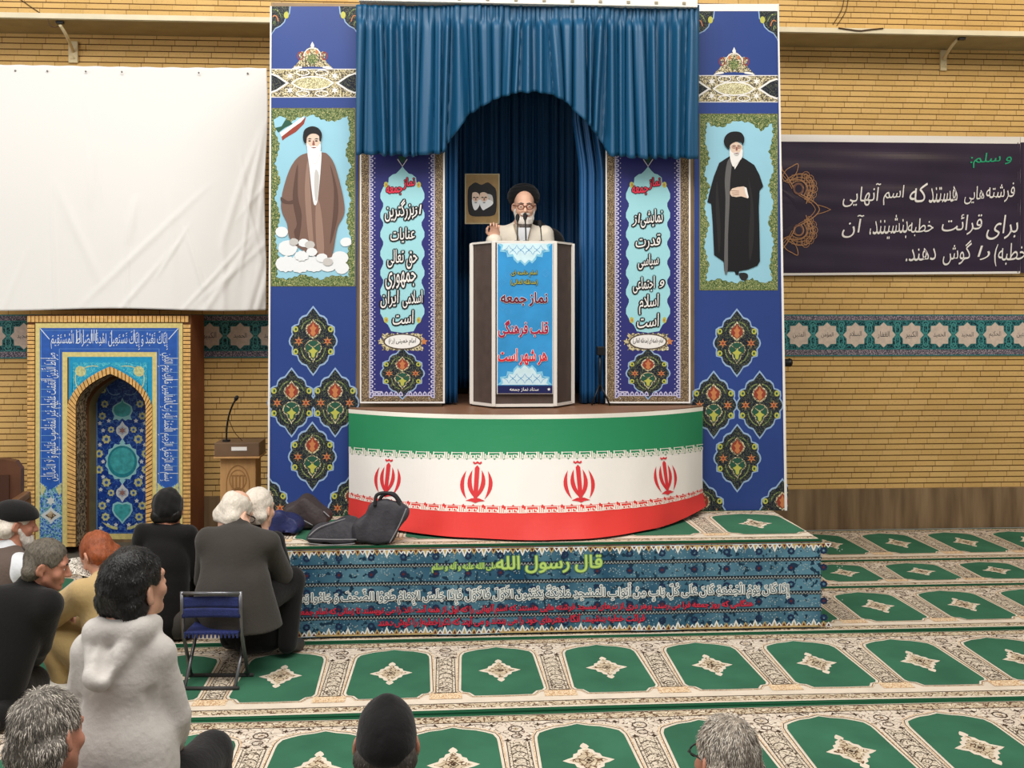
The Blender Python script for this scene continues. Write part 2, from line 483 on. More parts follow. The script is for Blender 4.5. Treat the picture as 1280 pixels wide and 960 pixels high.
def carpet(name, label, y_far, y_near, x0, x1, phase, z=0.0, pitch=0.602, wave=0.0, cut=None):
    """one long runner woven with a row of prayer niches; v=0 far edge, v=1 near edge"""
    L = y_far - y_near
    def fn(u, v, layer):
        zz = z + 0.0006 * layer
        yy = y_far - v * L
        if wave: yy += wave * math.sin(u * 1.3 + y_far)
        return Vector((u, yy, zz))
    c = Print(fn, clip=(x0, 0, x1, 1))
    for q in np.arange(x0, x1, 0.6):
        e = min(q + 0.6, x1)
        c.mb.poly([fn(q, 1, 0), fn(e, 1, 0), fn(e, 0, 0), fn(q, 0, 0)], M_cedge)
        c.poly(rect(q, 0.025, e, 0.972), M_ccream, 1)
        c.poly(rect(q, 0.035, e, 0.095), M_cborder, 2)
        c.poly(rect(q, 0.098, e, 0.30), M_cpink, 2)
        c.poly(rect(q, 0.905, e, 0.955), M_cborder, 2)
        for vv in (0.097, 0.034, 0.90): c.poly(rect(q, vv - 0.003, e, vv + 0.003), M_cink, 3)
    for q in np.arange(x0, x1, 0.6):
        e = min(q + 0.6, x1)
        a, b_ = fn(q, 1, 0), fn(e, 1, 0); a2 = a.copy(); a2.z -= 0.011; b2 = b_.copy(); b2.z -= 0.011
        c.mb.poly([a2, b2, b_, a], M_cedge)
    n0 = math.floor((x0 - phase) / pitch) - 1; n1 = math.ceil((x1 - phase) / pitch) + 1
    W = pitch
    for i in range(n0, n1):
        sx = phase + i * W          # centre of a strip between two niches
        fx = sx + W / 2             # centre of a niche
        half = [(0, 0.145), (0.05, 0.165), (0.11, 0.178), (0.155, 0.20), (0.19, 0.222), (0.205, 0.262), (0.208, 0.30), (0.220, 0.74), (0.208, 0.765), (0.175, 0.775), (0.150, 0.815), (0, 0.818)]
        o1 = mirror([(x * W / 0.602, y) for x, y in half])
        big = [(x * 1.10 + fx, (y - 0.5) * 1.055 + 0.495) for x, y in o1]
        c.poly(big, M_ccream, 3)
        c.stroke([(x * 1.07 + fx, (y - 0.5) * 1.035 + 0.497) for x, y in o1], 0.004, M_cink, 4)
        c.poly([(x + fx, y) for x, y in o1], M_cgreen, 5)
        c.stroke(big, 0.006, M_cpeach, 4)
        md = mirror([(0, 0.335), (0.014, 0.35), (0.022, 0.37), (0.012, 0.385), (0.035, 0.40), (0.042, 0.425), (0.062, 0.435), (0.068, 0.462), (0.092, 0.475), (0.120, 0.492), (0.092, 0.512), (0.068, 0.522), (0.062, 0.55), (0.042, 0.56), (0.035, 0.585), (0.012, 0.60), (0.022, 0.618), (0.014, 0.635), (0, 0.65)])
        c.poly([(x * 0.98 + fx, y) for x, y in md], M_ccream, 6)
        c.poly([(x * 0.72 + fx, (y - 0.4925) * 0.72 + 0.4925) for x, y in md], M_cborder, 7)
        c.stroke([(fx + x, 0.4925 + y) for x, y in ((0, -.028), (.024, 0), (0, .028), (-.024, 0))], 0.006, M_cink, 8)
        c.poly([(fx + x, 0.4925 + y) for x, y in ((0, -.014), (.012, 0), (0, .014), (-.012, 0))], M_cink, 8)
        # strip between niches
        c.poly(rect(sx - 0.052, 0.30, sx + 0.052, 0.765), M_cscroll, 4)
        for s_ in (-1, 1):
            c.poly(rect(sx + s_ * 0.052 - 0.002, 0.30, sx + s_ * 0.052 + 0.002, 0.765), M_cink, 5)
            c.poly(rect(sx + s_ * 0.036 - 0.0014, 0.30, sx + s_ * 0.036 + 0.0014, 0.765), M_cink, 5)
            c.poly(star(sx + s_ * 0.045, 0.285, 0.018, 0.008, 4), M_cink, 6)
        for q in range(7):
            vv = 0.34 + q * 0.06
            c.stroke(bez((sx - 0.034, vv + 0.02), (sx, vv - 0.035), (sx + 0.034, vv + 0.02), 6), 0.0045, M_cink, 6, closed=False)
        c.stroke(circ(sx, 0.735, 0.022, 0.016, 10), 0.005, M_cink, 6)
        c.poly(rect(sx - 0.085, 0.772, sx + 0.085, 0.845), M_cpeach, 4)
        c.poly(rect(sx - 0.060, 0.767, sx + 0.060, 0.774), M_cink, 6)
        # spandrel flowers over each niche shoulder
        for s_ in (-1, 1):
            c.poly(star(fx + s_ * 0.19, 0.135, 0.020, 0.007, 4), M_cink, 5)
            c.poly(star(fx + s_ * 0.085, 0.118, 0.014, 0.006, 3), M_cink, 5)
            c.stroke(bez((fx + s_ * 0.07, 0.132), (fx + s_ * 0.12, 0.10), (fx + s_ * 0.17, 0.14), 6), 0.004, M_cink, 5, closed=False)
        c.stroke(circ(sx, 0.175, 0.035, 0.03, 10), 0.006, M_cink, 5); c.poly(star(sx, 0.175, 0.018, 0.008, 5), M_cborder, 6)
        c.stroke(circ(sx, 0.245, 0.026, 0.02, 8), 0.005, M_cink, 5)
    o = c.build(name)
    tag(o, label, 'carpet', 'green and cream prayer carpet runners')
    return o
XA, XB = -4.6, 6.2
ph_a = fl(557, 845).x
rows = [(9.31, 8.16, fl(1140, 688).x, 'green and cream prayer carpet runner lying along the brown marble skirting'),
        (8.15, 7.39, fl(1157, 716).x - 0.02, 'green and cream prayer carpet runner, second out from the brick wall'),
        (7.38, 6.36, fl(1103, 762).x, 'green and cream prayer carpet runner, third from the wall, beside the platform end'),
        (6.35, 5.20, ph_a, 'green and cream prayer carpet runner spread directly before the platform front cloth'),
        (5.185, 4.00, fl(311, 955).x, 'green and cream prayer carpet runner between the black beanie and the platform runner'),
        (3.985, 2.45, ph_a, 'prayer carpet runner under the black beanie, nearest to the viewer')]
for i, (yf, yn, ph, lb) in enumerate(rows):
    if i < 3: carpet('prayer_carpet', lb, yf, yn, 1.2 if i == 0 else XA, XB, ph + 0.301, 0.0)
    else: carpet('prayer_carpet', lb, yf, yn, XA, XB if i < 5 else 3.0, ph, 0.0, wave=0.012)

# ------------------------------------------------------------------ platform with its cloth and carpet
YP, ZP = 6.43, 0.55
PX0, PX1 = xat(285, YP), xat(1025, YP)
M_wood_dk = mat('dark_plywood', (92, 66, 48), 0.6, var=(7, 0.2), stretch=(1, 1, 8))
pl = empty('stage_platform', (0, 0, 0))
b = MB(); b.box((PX0, YP + 0.012, 0.009), (PX1, 8.62, ZP - 0.012), M_wood_dk, 0.006); b.build('riser_body', pl)
b = MB(); b.box((PX0 - 0.004, YP, ZP - 0.012), (PX1 + 0.004, 8.63, ZP), mat('platform_board', (120, 84, 60), 0.6, var=(6, 0.15)), 0.005); b.build('top_board', pl)
tag(pl, 'low wooden platform under the pulpit, covered with green carpet on top', 'platform')
carpet('platform_carpet', 'green and cream prayer carpet spread on top of the low platform', 7.42, YP + 0.0, PX0 - 0.0, PX1 + 0.0, fl(945, 664, ZP).x - 0.301 * 1.0, ZP + 0.011, pitch=0.70)
M_cl = None
def teal_cloth():
    k = NT('teal_weave'); v = k.coord()
    a = k.noise(v, 2.4, 3.0); b_ = k.noise(v, 26.0, 2.0); c_ = k.n('ShaderNodeTexVoronoi', {'Vector': v, 'Scale': 55.0}).outputs['Distance']
    sp = k.n('ShaderNodeSeparateXYZ', {0: v}).outputs[0]
    wv = k.math('ADD', k.math('MULTIPLY', k.math('SINE', k.math('MULTIPLY', sp, 23.0)), 0.14), k.math('MULTIPLY', k.math('SINE', k.math('MULTIPLY', sp, 9.0)), 0.10))
    f = k.math('ADD', k.n('ShaderNodeMapRange', {0: a, 1: 0.3, 2: 0.7}).outputs[0], wv, True)
    base = k.mix(f, lin((30, 76, 104)), lin((94, 138, 158)))
    base = k.mix(k.math('LESS_THAN', c_, 0.22), base, lin((150, 172, 178)))
    base = k.mix(k.math('GREATER_THAN', b_, 0.60), base, lin((28, 56, 76)))
    k.put(k.b, 'Base Color', base); k.b.inputs['Roughness'].default_value = 0.75; k.b.inputs['Specular IOR Level'].default_value = 0.2
    return k.m
M_cl = teal_cloth()
M_zig_d = mat('cloth_zig_dark', (22, 34, 46), 0.8); M_zig_l = mat('cloth_zig_pale', (172, 178, 174), 0.8)
M_ros = mat('cloth_rosette', (24, 44, 78), 0.8, var=(60, 0.4)); M_gold = mat('cloth_gold', (196, 168, 112), 0.7, var=(50, 0.2)); M_white = mat('print_white', (240, 240, 236), 0.6)
M_maroon = mat('print_maroon', (96, 38, 40), 0.7); M_dkblue = mat('cloth_navy', (22, 34, 66), 0.7)
pxc0 = 290
def clothfn(u, v, layer):
    t = (v - 683.4) / (795.0 - 683.4)
    p = Vector((xat(u, YP), YP, lerp(ZP - 0.004, 0.012, t)))
    p.y = YP - 0.012 - 0.0009 * layer - 0.006 * math.sin(p.x * 5.2 + 0.6) * t - 0.004 * math.sin(p.x * 11.0) * t
    return p
cl = Print(clothfn)
UA, UB, VA, VB = 290.0, 1025.0, 683.4, 795.0
def v_edge(u, v): return v
n_ = 74
for i in range(n_):
    for j in range(6):
        u0, u1 = lerp(UA, UB, i / n_), lerp(UA, UB, (i + 1) / n_); v0, v1 = lerp(VA, VB, j / 6), lerp(VA, VB, (j + 1) / 6)
        cl.poly(rect(u0, v0, u1, v1)[::-1], M_cl, 0)
for vv in (705, 728, 749, 771):
    for i in range(184):
        u0 = UA + i * 4.0
        cl.poly([(u0, vv - 2.6), (u0 + 4, vv - 2.6), (u0 + 4, vv + 2.6), (u0, vv + 2.6)], M_zig_d, 1)
        cl.poly([(u0, vv + 1.9), (u0 + 2, vv - 1.9), (u0 + 4, vv + 1.9), (u0 + 3.2, vv + 1.9), (u0 + 2, vv - 0.4), (u0 + 0.8, vv + 1.9)], M_zig_l, 2)
for r_i, vv in enumerate((694, 716, 738, 760, 782)):
    for i in range(19):
        u0 = UA + 13 + i * 40.3
        cl.poly(star(u0, vv, 5.0, 4.2, 8), M_ros, 2); cl.poly(star(u0, vv, 2.4, 1.2, 6), M_maroon if r_i % 2 else M_cl, 3)
        for q in range(3): cl.poly(star(u0 + 20.0 + (q - 1) * 3.0, vv + (q % 2) * 2 - 1, 1.0, 0.5, 4), M_zig_l, 3)
for vv, sg in ((684.2, 1), (794.0, -1)):
    cl.poly(rect(UA, vv, UB, vv + sg * 2.2), M_gold, 2)
    for i in range(31):
        u0 = UA + i * 24.2
        for du, h in ((0, 11.0), (6, 6.5), (12.1, 8), (18.2, 6.5)):
            cl.poly([(u0 + du - 4.2, vv), (u0 + du + 4.2, vv), (u0 + du + 2.4, vv + sg * h * .55), (u0 + du, vv + sg * h), (u0 + du - 2.4, vv + sg * h * .55)], M_white if h != 8 else M_gold, 2)
            cl.poly([(u0 + du - 2.0, vv + sg), (u0 + du + 2.0, vv + sg), (u0 + du, vv + sg * h * .68)], M_gold if h > 8 else M_maroon, 3)
clo = cl.build('platform_cloth', smooth=False)
tag(clo, 'teal patterned cloth hung down the platform front, lettered in green, white and red', 'cloth')
M_lime = mat('print_lime', (196, 226, 120), 0.6); M_limeglow = mat('print_lime_halo', (112, 150, 84), 0.6)
M_red = mat('print_crimson', (222, 52, 78), 0.6); M_redh = mat('print_dark_red_halo', (130, 30, 48), 0.6); M_ltin = mat('print_grey_letter', (78, 98, 106), 0.6)
tx = Print(clothfn, base=4)
tx.text('قال رسول الله', 686, 706, 132, M_lime, 0, h=22, bold=0.02, halo=(M_limeglow, 1.5))
tx.text('صلی الله علیه و آله و سلم', 582, 708, 84, M_lime, 0, h=13, bold=0.012, halo=(M_limeglow, 1.1))
tx.text('إِذَا کَانَ یَوْمُ الْجُمُعَةِ کَانَ عَلَى کُلِّ بَابٍ مِنْ أَبْوَابِ الْمَسْجِدِ مَلَائِکَةٌ یَکْتُبُونَ الأَوَّلَ فَالأَوَّلَ فَإِذَا جَلَسَ الإِمَامُ طَوَوُا الصُّحُفَ وَ جَاءُوا یَسْتَمِعُونَ الذِّکْرَ', 648, 744, 676, M_ltin, 0, h=24, bold=0.004, halo=(M_white, 1.25))
tx.text('هنگامی که روز جمعه فرا می رسد، برهر دری از درهای مسجد فرشته هایی هستند که اسم آنهایی را که اول از همه آمده اند را می نویسند تا زمانی که امام جمعه برای', 647, 763, 586, M_red, 0, h=13, bold=0.014, halo=(M_redh, 0.7))
tx.text('قرائت خطبه بنشیند، آنگاه دفترهای خود را می بندند و می آیند که ذکر(خطبه) را گوش دهند', 639, 778, 332, M_red, 0, h=12.5, bold=0.014, halo=(M_redh, 0.7))
tx.build('lettering', clo)

# ------------------------------------------------------------------ booth frame behind the banners
YB = 7.42
ZT = zat(8, YB, 650)
bx0, bx1 = xat(338, YB), xat(974, YB)
ax0, ax1 = xat(556, YB), xat(757, YB)
M_frame = mat('booth_board', (150, 128, 100), 0.7, var=(5, 0.12))
bo = empty('stage_booth', (0, 0, 0))
YBK = 8.60
ZPU = 1.33
for nm, lo, hi in (('side_board', (bx0, YB + 0.02, ZP + 0.013), (bx0 + 0.02, YBK, ZT)), ('side_board', (bx1 - 0.02, YB + 0.02, ZP + 0.013), (bx1, YBK, ZT)),
                   ('front_board', (bx0 + 0.021, YB + 0.02, ZP + 0.013), (ax0 - 0.02, YB + 0.04, ZT - 0.021)), ('front_board', (ax1 + 0.02, YB + 0.02, ZP + 0.013), (bx1 - 0.021, YB + 0.04, ZT - 0.021)),
                   ('back_board', (bx0 + 0.021, YBK - 0.02, ZP + 0.013), (bx1 - 0.021, YBK, ZT - 0.021)), ('roof_board', (bx0 + 0.021, YB + 0.02, ZT - 0.02), (bx1 - 0.021, YBK, ZT)),
                   ('alcove_board', (ax0 - 0.04, YB + 0.041, ZPU), (ax0 - 0.02, YBK - 0.021, ZT - 0.021)), ('alcove_board', (ax1 + 0.02, YB + 0.041, ZPU), (ax1 + 0.04, YBK - 0.021, ZT - 0.021))):
    b = MB(); b.box(lo, hi, M_frame); b.build(nm, bo)
tag(bo, 'tall wooden booth frame carrying the blue banners and curtain behind the pulpit', 'booth')

# pulpit base: floor and bowed front
def bow(s):      # s in -1..1 -> (x, y) of the bowed front
    xc_ = (xat(438, 7.34) + xat(876, 7.34)) / 2; hw = (xat(876, 7.34) - xat(438, 7.34)) / 2
    return xc_ + hw * s, 7.34 - 0.60 * (1 - abs(s) ** 2.2)
M_pw = mat('pulpit_wood', (128, 92, 68), 0.45, var=(5, 0.2), stretch=(1, 6, 6))
pu = empty('pulpit_base', (0, 0, 0))
ns = 48
front = [bow(-1 + 2 * i / ns) for i in range(ns + 1)]
outl = front + [(front[-1][0], 7.37), (front[0][0], 7.37)]
b = MB(); b.prism([(x, y + 0.02) for x, y in outl], mat('pulpit_side', (110, 78, 56), 0.6), ZP + 0.02, ZPU - 0.035, 'z'); b.build('bowed_front', pu)
b = MB(); b.prism([(lerp(front[ns // 2][0], x, 1.005), y - 0.006) for x, y in front] + [(front[-1][0], 7.37), (ax1 + 0.015, 7.37), (ax1 + 0.015, YBK - 0.03), (ax0 - 0.015, YBK - 0.03), (ax0 - 0.015, 7.37), (front[0][0], 7.37)], M_pw, ZPU - 0.034, ZPU, 'z'); b.build('floor_board', pu)
tag(pu, 'bowed wooden pulpit base with brown top edge, wrapped in the flag', 'pulpit')

# flag
M_fg = mat('flag_green', (36, 134, 88), 0.55, bump=(9, 0.25)); M_fw = mat('flag_white', (238, 232, 226), 0.6, bump=(9, 0.25)); M_fr = mat('flag_red', (224, 58, 52), 0.55, bump=(9, 0.25))
M_hem = mat('flag_hem', (240, 234, 222), 0.7)
def flag_z(s, k):
    a = abs(s) ** 1.7
    top = ZPU - 0.012 * a + 0.004; gw = lerp(1.062, 1.015, a); wr = lerp(0.772, 0.735, a); bot = ZP + 0.026 + 0.012 * a + (0.03 * max(0, s - 0.7) / 0.3)
    zs = [top, top - 0.028, gw, wr, bot]
    i = min(3, int(k)); return lerp(zs[i], zs[i + 1], k - i)
def flagfn(s, k, layer):
    """s across -1..1, k: 0 hem, 1 green, 2 white, 3 red, 4 bottom"""
    x, y = bow(s); x2, y2 = bow(min(1, s + 0.01)); x1, y1 = bow(max(-1, s - 0.01))
    n = Vector((y2 - y1, -(x2 - x1), 0)).normalized()
    z = flag_z(s, k)
    d = 0.018 + 0.0011 * layer + 0.006 * math.sin(s * 19 + z * 5) * (1.33 - z) + 0.004 * math.sin(s * 33 - z * 9) * max(0, 1.1 - z) + 0.003 * math.sin(s * 9.0 + 1) * min(1, k)
    d += 0.25 * (max(0.0, ZPU - z) / 0.78) ** 1.3 * (1 - abs(s) ** 2.0)
    if k > 3: d += 0.015 * (k - 3) ** 2 * (1 + math.sin(s * 7.0))
    return Vector((x, y, z)) + n * d
fp = Print(flagfn)
NS = 90
for i in range(NS):
    s0, s1 = -1 + 2 * i / NS, -1 + 2 * (i + 1) / NS
    for k0, k1, nn, m in ((0, 1, 1, M_hem), (1, 2, 7, M_fg), (2, 3, 7, M_fw), (3, 4, 7, M_fr)):
        for j in range(nn):
            a, c = lerp(k0, k1, j / nn), lerp(k0, k1, (j + 1) / nn)
            fp.mb.poly([flagfn(s0, c, 0), flagfn(s1, c, 0), flagfn(s1, a, 0), flagfn(s0, a, 0)], m)
def s_of_px(px):
    lo, hi = -1.0, 1.0
    for _ in range(40):
        m_ = (lo + hi) / 2; x, y = bow(m_); u = (x * CT - y * ST) / (x * ST + y * CT) * F + CX
        if u < px: lo = m_
        else: hi = m_
    return (lo + hi) / 2
# square Kufic bands
NU = 22
unit = [((0.04, 0), (0.04, 1)), ((0.04, 0), (0.34, 0)), ((0.14, 0), (0.14, 1)), ((0.24, 0), (0.24, .72)), ((0.34, 0), (0.34, .5)), ((0.42, 0), (0.42, 1)), ((0.42, .95), (0.98, .95)), ((0.50, 0.05), (0.50, .5)), ((0.50, .5), (0.66, .5)), ((0.66, 0.05), (0.66, .5)), ((0.5, 0.05), (0.98, 0.05)), ((0.76, .05), (0.76, .55)), ((0.76, .55), (0.9, .55)), ((0.9, 0.3), (0.9, .55)), ((0.98, .05), (0.98, .4))]
for band in (0, 1):
    for i in range(NU):
        s0 = -1 + 2 * i / NU; ws = 2 / NU
        for (a, b_), (c, d) in unit:
            if band == 0: kk = lambda q: lerp(2.0, 1.85, q)
            else: kk = lambda q: lerp(3.20, 3.02, q)
            u0, u1 = s0 + a * ws, s0 + c * ws; k0, k1 = kk(b_), kk(d)
            hw, hk = 0.0030, 0.008
            q = [(u0 - hw, max(k0, k1) + hk), (u1 + hw, max(k0, k1) + hk), (u1 + hw, min(k0, k1) - hk), (u0 - hw, min(k0, k1) - hk)]
            fp.mb.poly([flagfn(u_, k_, 1.5) for u_, k_ in q], M_hem)
for i in range(NU * 2):     # little teeth where the bands meet the white
    s0 = -1 + (i + .5) / NU
    fp.mb.poly([flagfn(s0 - .007, 2.0, 1.5), flagfn(s0, 2.035, 1.5), flagfn(s0 + .007, 2.0, 1.5)], M_fg)
    fp.mb.poly([flagfn(s0 - .007, 3.0, 1.5), flagfn(s0 + .007, 3.0, 1.5), flagfn(s0, 2.965, 1.5)], M_fr)
flag = fp.build('flag', smooth=True)
tag(flag, 'green, white and red flag with four red emblems wrapped round the bowed pulpit front', 'flag')
M_emb = mat('emblem_red', (214, 48, 54), 0.6)
inner = bez((.13, .86), (.40, .46), (.05, .10), 8) + [(.0, .06)] + [(.0, .20)] + bez((.05, .24), (.165, .46), (.13, .86), 8)[:-1]
outer = bez((.30, .84), (.62, .42), (.24, .04), 8) + bez((.24, .04), (.40, .42), (.30, .84), 8)[1:-1]
sword = [(0, 1.0), (.065, .92), (.06, .12), (.035, .05), (0, -.03), (-.035, .05), (-.06, .12), (-.065, .92)]
for px, hz in ((493, 0.215), (600, 0.215), (717, 0.215), (821, 0.215)):
    sc_ = s_of_px(px); xcc, ycc = bow(sc_)
    def efn(u, v, layer, sc_=sc_, hz=hz):
        hwid = (xat(876, 7.34) - xat(438, 7.34)) / 2
        kz = 2.52 - (v - .5) * hz / 0.285
        return flagfn(sc_ + u * hz / hwid, kz, layer + 2)
    ep = Print(efn)
    for sg in (1, -1):
        for sh in (inner, outer): ep.poly([(sg * x, y) for x, y in sh], M_emb)
    ep.poly(sword, M_emb, 1)
    ep.poly([(-.13, 1.06), (-.07, 1.02), (0, 1.05), (.07, 1.02), (.13, 1.06), (.11, 1.11), (.06, 1.07), (0, 1.11), (-.06, 1.07), (-.11, 1.11)], M_emb, 1)
    ep.poly([(-.26, .0), (-.1, .07), (.1, .07), (.26, .0), (.1, -.02), (0, -.06), (-.1, -.02)], M_emb, 1)
    ep.build('emblem', flag)
# ------------------------------------------------------------------ printed banners
M_blue = mat('banner_blue', (42, 66, 132), 0.38, spec=0.4, var=(1.4, 0.08)); M_blue2 = mat('banner_indigo', (46, 48, 116), 0.38, spec=0.4)
M_ltb = mat('print_pale_blue', (150, 176, 210), 0.5); M_sky = mat('print_sky', (150, 200, 218), 0.45, var=(2.5, 0.05)); M_aqua = mat('print_aqua', (158, 212, 220), 0.45)
M_med = arab('print_medallion', (22, 26, 44), (92, 98, 76), (26, 44, 50), 62, 0.032, 0.5, 0.3)
M_greengold = arab('print_green_gold', (132, 142, 92), (70, 92, 52), (182, 176, 120), 60, 0.06, 0.5, 0.32)
M_creamgold = arab('print_cream_gold', (206, 192, 150), (92, 84, 70), (226, 218, 190), 55, 0.06, 0.5, 0.36)
M_browngold = arab('print_brown_gold', (150, 128, 98), (84, 68, 52), (190, 172, 140), 110, 0.08, 0.5, 0.4)
M_blk = mat('print_black', (20, 19, 22), 0.5); M_blk2 = mat('print_black_fold', (38, 36, 38), 0.5); M_ora = mat('print_orange', (196, 124, 76), 0.5); M_rust = mat('print_rust', (146, 60, 46), 0.5)
M_dgrn = mat('print_deep_green', (38, 84, 66), 0.5); M_yel = mat('print_yellow_green', (186, 184, 84), 0.5); M_lav = mat('print_lavender', (196, 192, 220), 0.5); M_skin_p = mat('print_face', (222, 196, 176), 0.5)
M_brn = mat('print_brown_robe', (122, 94, 82), 0.5); M_brn_d = mat('print_brown_robe_fold', (92, 68, 60), 0.5); M_brn_l = mat('print_brown_robe_light', (152, 122, 108), 0.5); M_greyr = mat('print_grey_robe', (98, 96, 96), 0.5)
M_cloud = mat('print_cloud', (230, 232, 234), 0.5); M_cloud2 = mat('print_cloud_grey', (196, 192, 188), 0.5); M_lip = mat('print_lip', (150, 96, 84), 0.5); M_hdr = mat('banner_hem_white', (236, 232, 228), 0.6)

MED = mirror([(0, -41), (4, -36), (8, -30.5), (13, -29), (16.5, -25.5), (18, -19.5), (22, -18.5), (25.5, -16), (26, -10), (25, -7.5), (28, -3), (29, 1), (28, 5), (25, 8.5), (25.5, 13), (25, 17), (19, 18.5), (17.5, 24), (13.5, 28.5), (8, 30.5), (4, 37), (0, 42)])
def medallion(p, cx, cy, k=1.0, ky=None, layer=1):
    ky = k if ky is None else ky
    Q = lambda pts, s=1.0: shift([(x * s, y * s) for x, y in pts], cx, cy, k, ky)
    p.poly(Q(MED, 1.06), M_ltb, layer); p.poly(Q(MED, 0.99), M_med, layer + 1)
    for sg in (1, -1):
        for yy in (-14, 14): p.poly(Q(circ(sg * 22, yy, 3.4, 3.8, 10)), M_yel, layer + 2); p.poly(Q(circ(sg * 21.6, yy, 1.4, 1.8, 8)), M_dgrn, layer + 3)
        p.poly(Q(star(sg * 18, 1, 6.2, 2.4, 6)), M_ora, layer + 2); p.poly(Q(circ(sg * 18, 1, 1.6, None, 8)), M_rust, layer + 3)
        p.stroke(Q(bez((sg * 3, -26), (sg * 12, -24), (sg * 15, -14), 6)), 1.5 * k, M_greengold, layer + 2, False)
        p.stroke(Q(bez((sg * 15, 9), (sg * 14, 22), (sg * 3, 27), 6)), 1.5 * k, M_greengold, layer + 2, False)
    tear = mirror([(0, -27), (3, -23), (8, -19), (10, -13.5), (8, -8), (3.5, -4), (0, -2)])
    p.poly(Q(tear), M_creamgold, layer + 2); p.poly(Q(shift(tear, 0, -3.0, .78)), M_rust, layer + 3)
    p.poly(Q(mirror([(0, -22), (2, -17), (4.5, -16), (2, -12), (3.5, -9), (0, -5)])), M_ora, layer + 4)
    palm = mirror([(0, -1), (5, 0), (9.5, 4), (11.5, 10), (9, 15), (6, 16), (5, 21), (2, 24), (0, 28)])
    p.poly(Q(palm), M_creamgold, layer + 2); p.poly(Q(shift(palm, 0, 1.0, .86)), M_dgrn, layer + 3)
    p.poly(Q(mirror([(0, 7), (2, 11), (6, 13), (2.5, 16), (2, 20), (0, 22)])), M_yel, layer + 4)
    p.stroke(Q([(-7, 4), (0, 9), (7, 4)]), 1.0 * k, M_creamgold, layer + 4, False)
def banner_sheet(name, Y, x0, y0, x1, y1, m, thick=0.006, x0b=None, x1b=None):
    """sheet in picture units at depth Y with optional different bottom corners"""
    pr = Print(plane(Y)); x0b = x0 if x0b is None else x0b; x1b = x1 if x1b is None else x1b
    q = [(x0, y0), (x0b, y1), (x1b, y1), (x1, y0)]
    P = [plane(Y)(u, v, 0) for u, v in q]; B = [p + Vector((0, thick, 0)) for p in P]
    pr.mb.poly(P, m); pr.mb.poly(B[::-1], M_hdr)
    for i in range(4):
        j = (i + 1) % 4; pr.mb.poly([P[i], B[i], B[j], P[j]], M_hdr)
    return pr
def wobble(pts, amp, n=3, seed=1):
    rnd = random.Random(seed); out = []
    for i in range(len(pts)):
        a, b_ = pts[i], pts[(i + 1) % len(pts)]
        d = math.hypot(b_[0] - a[0], b_[1] - a[1]); k = max(1, int(d / n))
        for j in range(k):
            t = j / k; o = (1 if j % 2 else -1) * amp * rnd.uniform(.3, 1)
            nx, ny = -(b_[1] - a[1]) / d, (b_[0] - a[0]) / d
            out.append((lerp(a[0], b_[0], t) + nx * o, lerp(a[1], b_[1], t) + ny * o))
    return out
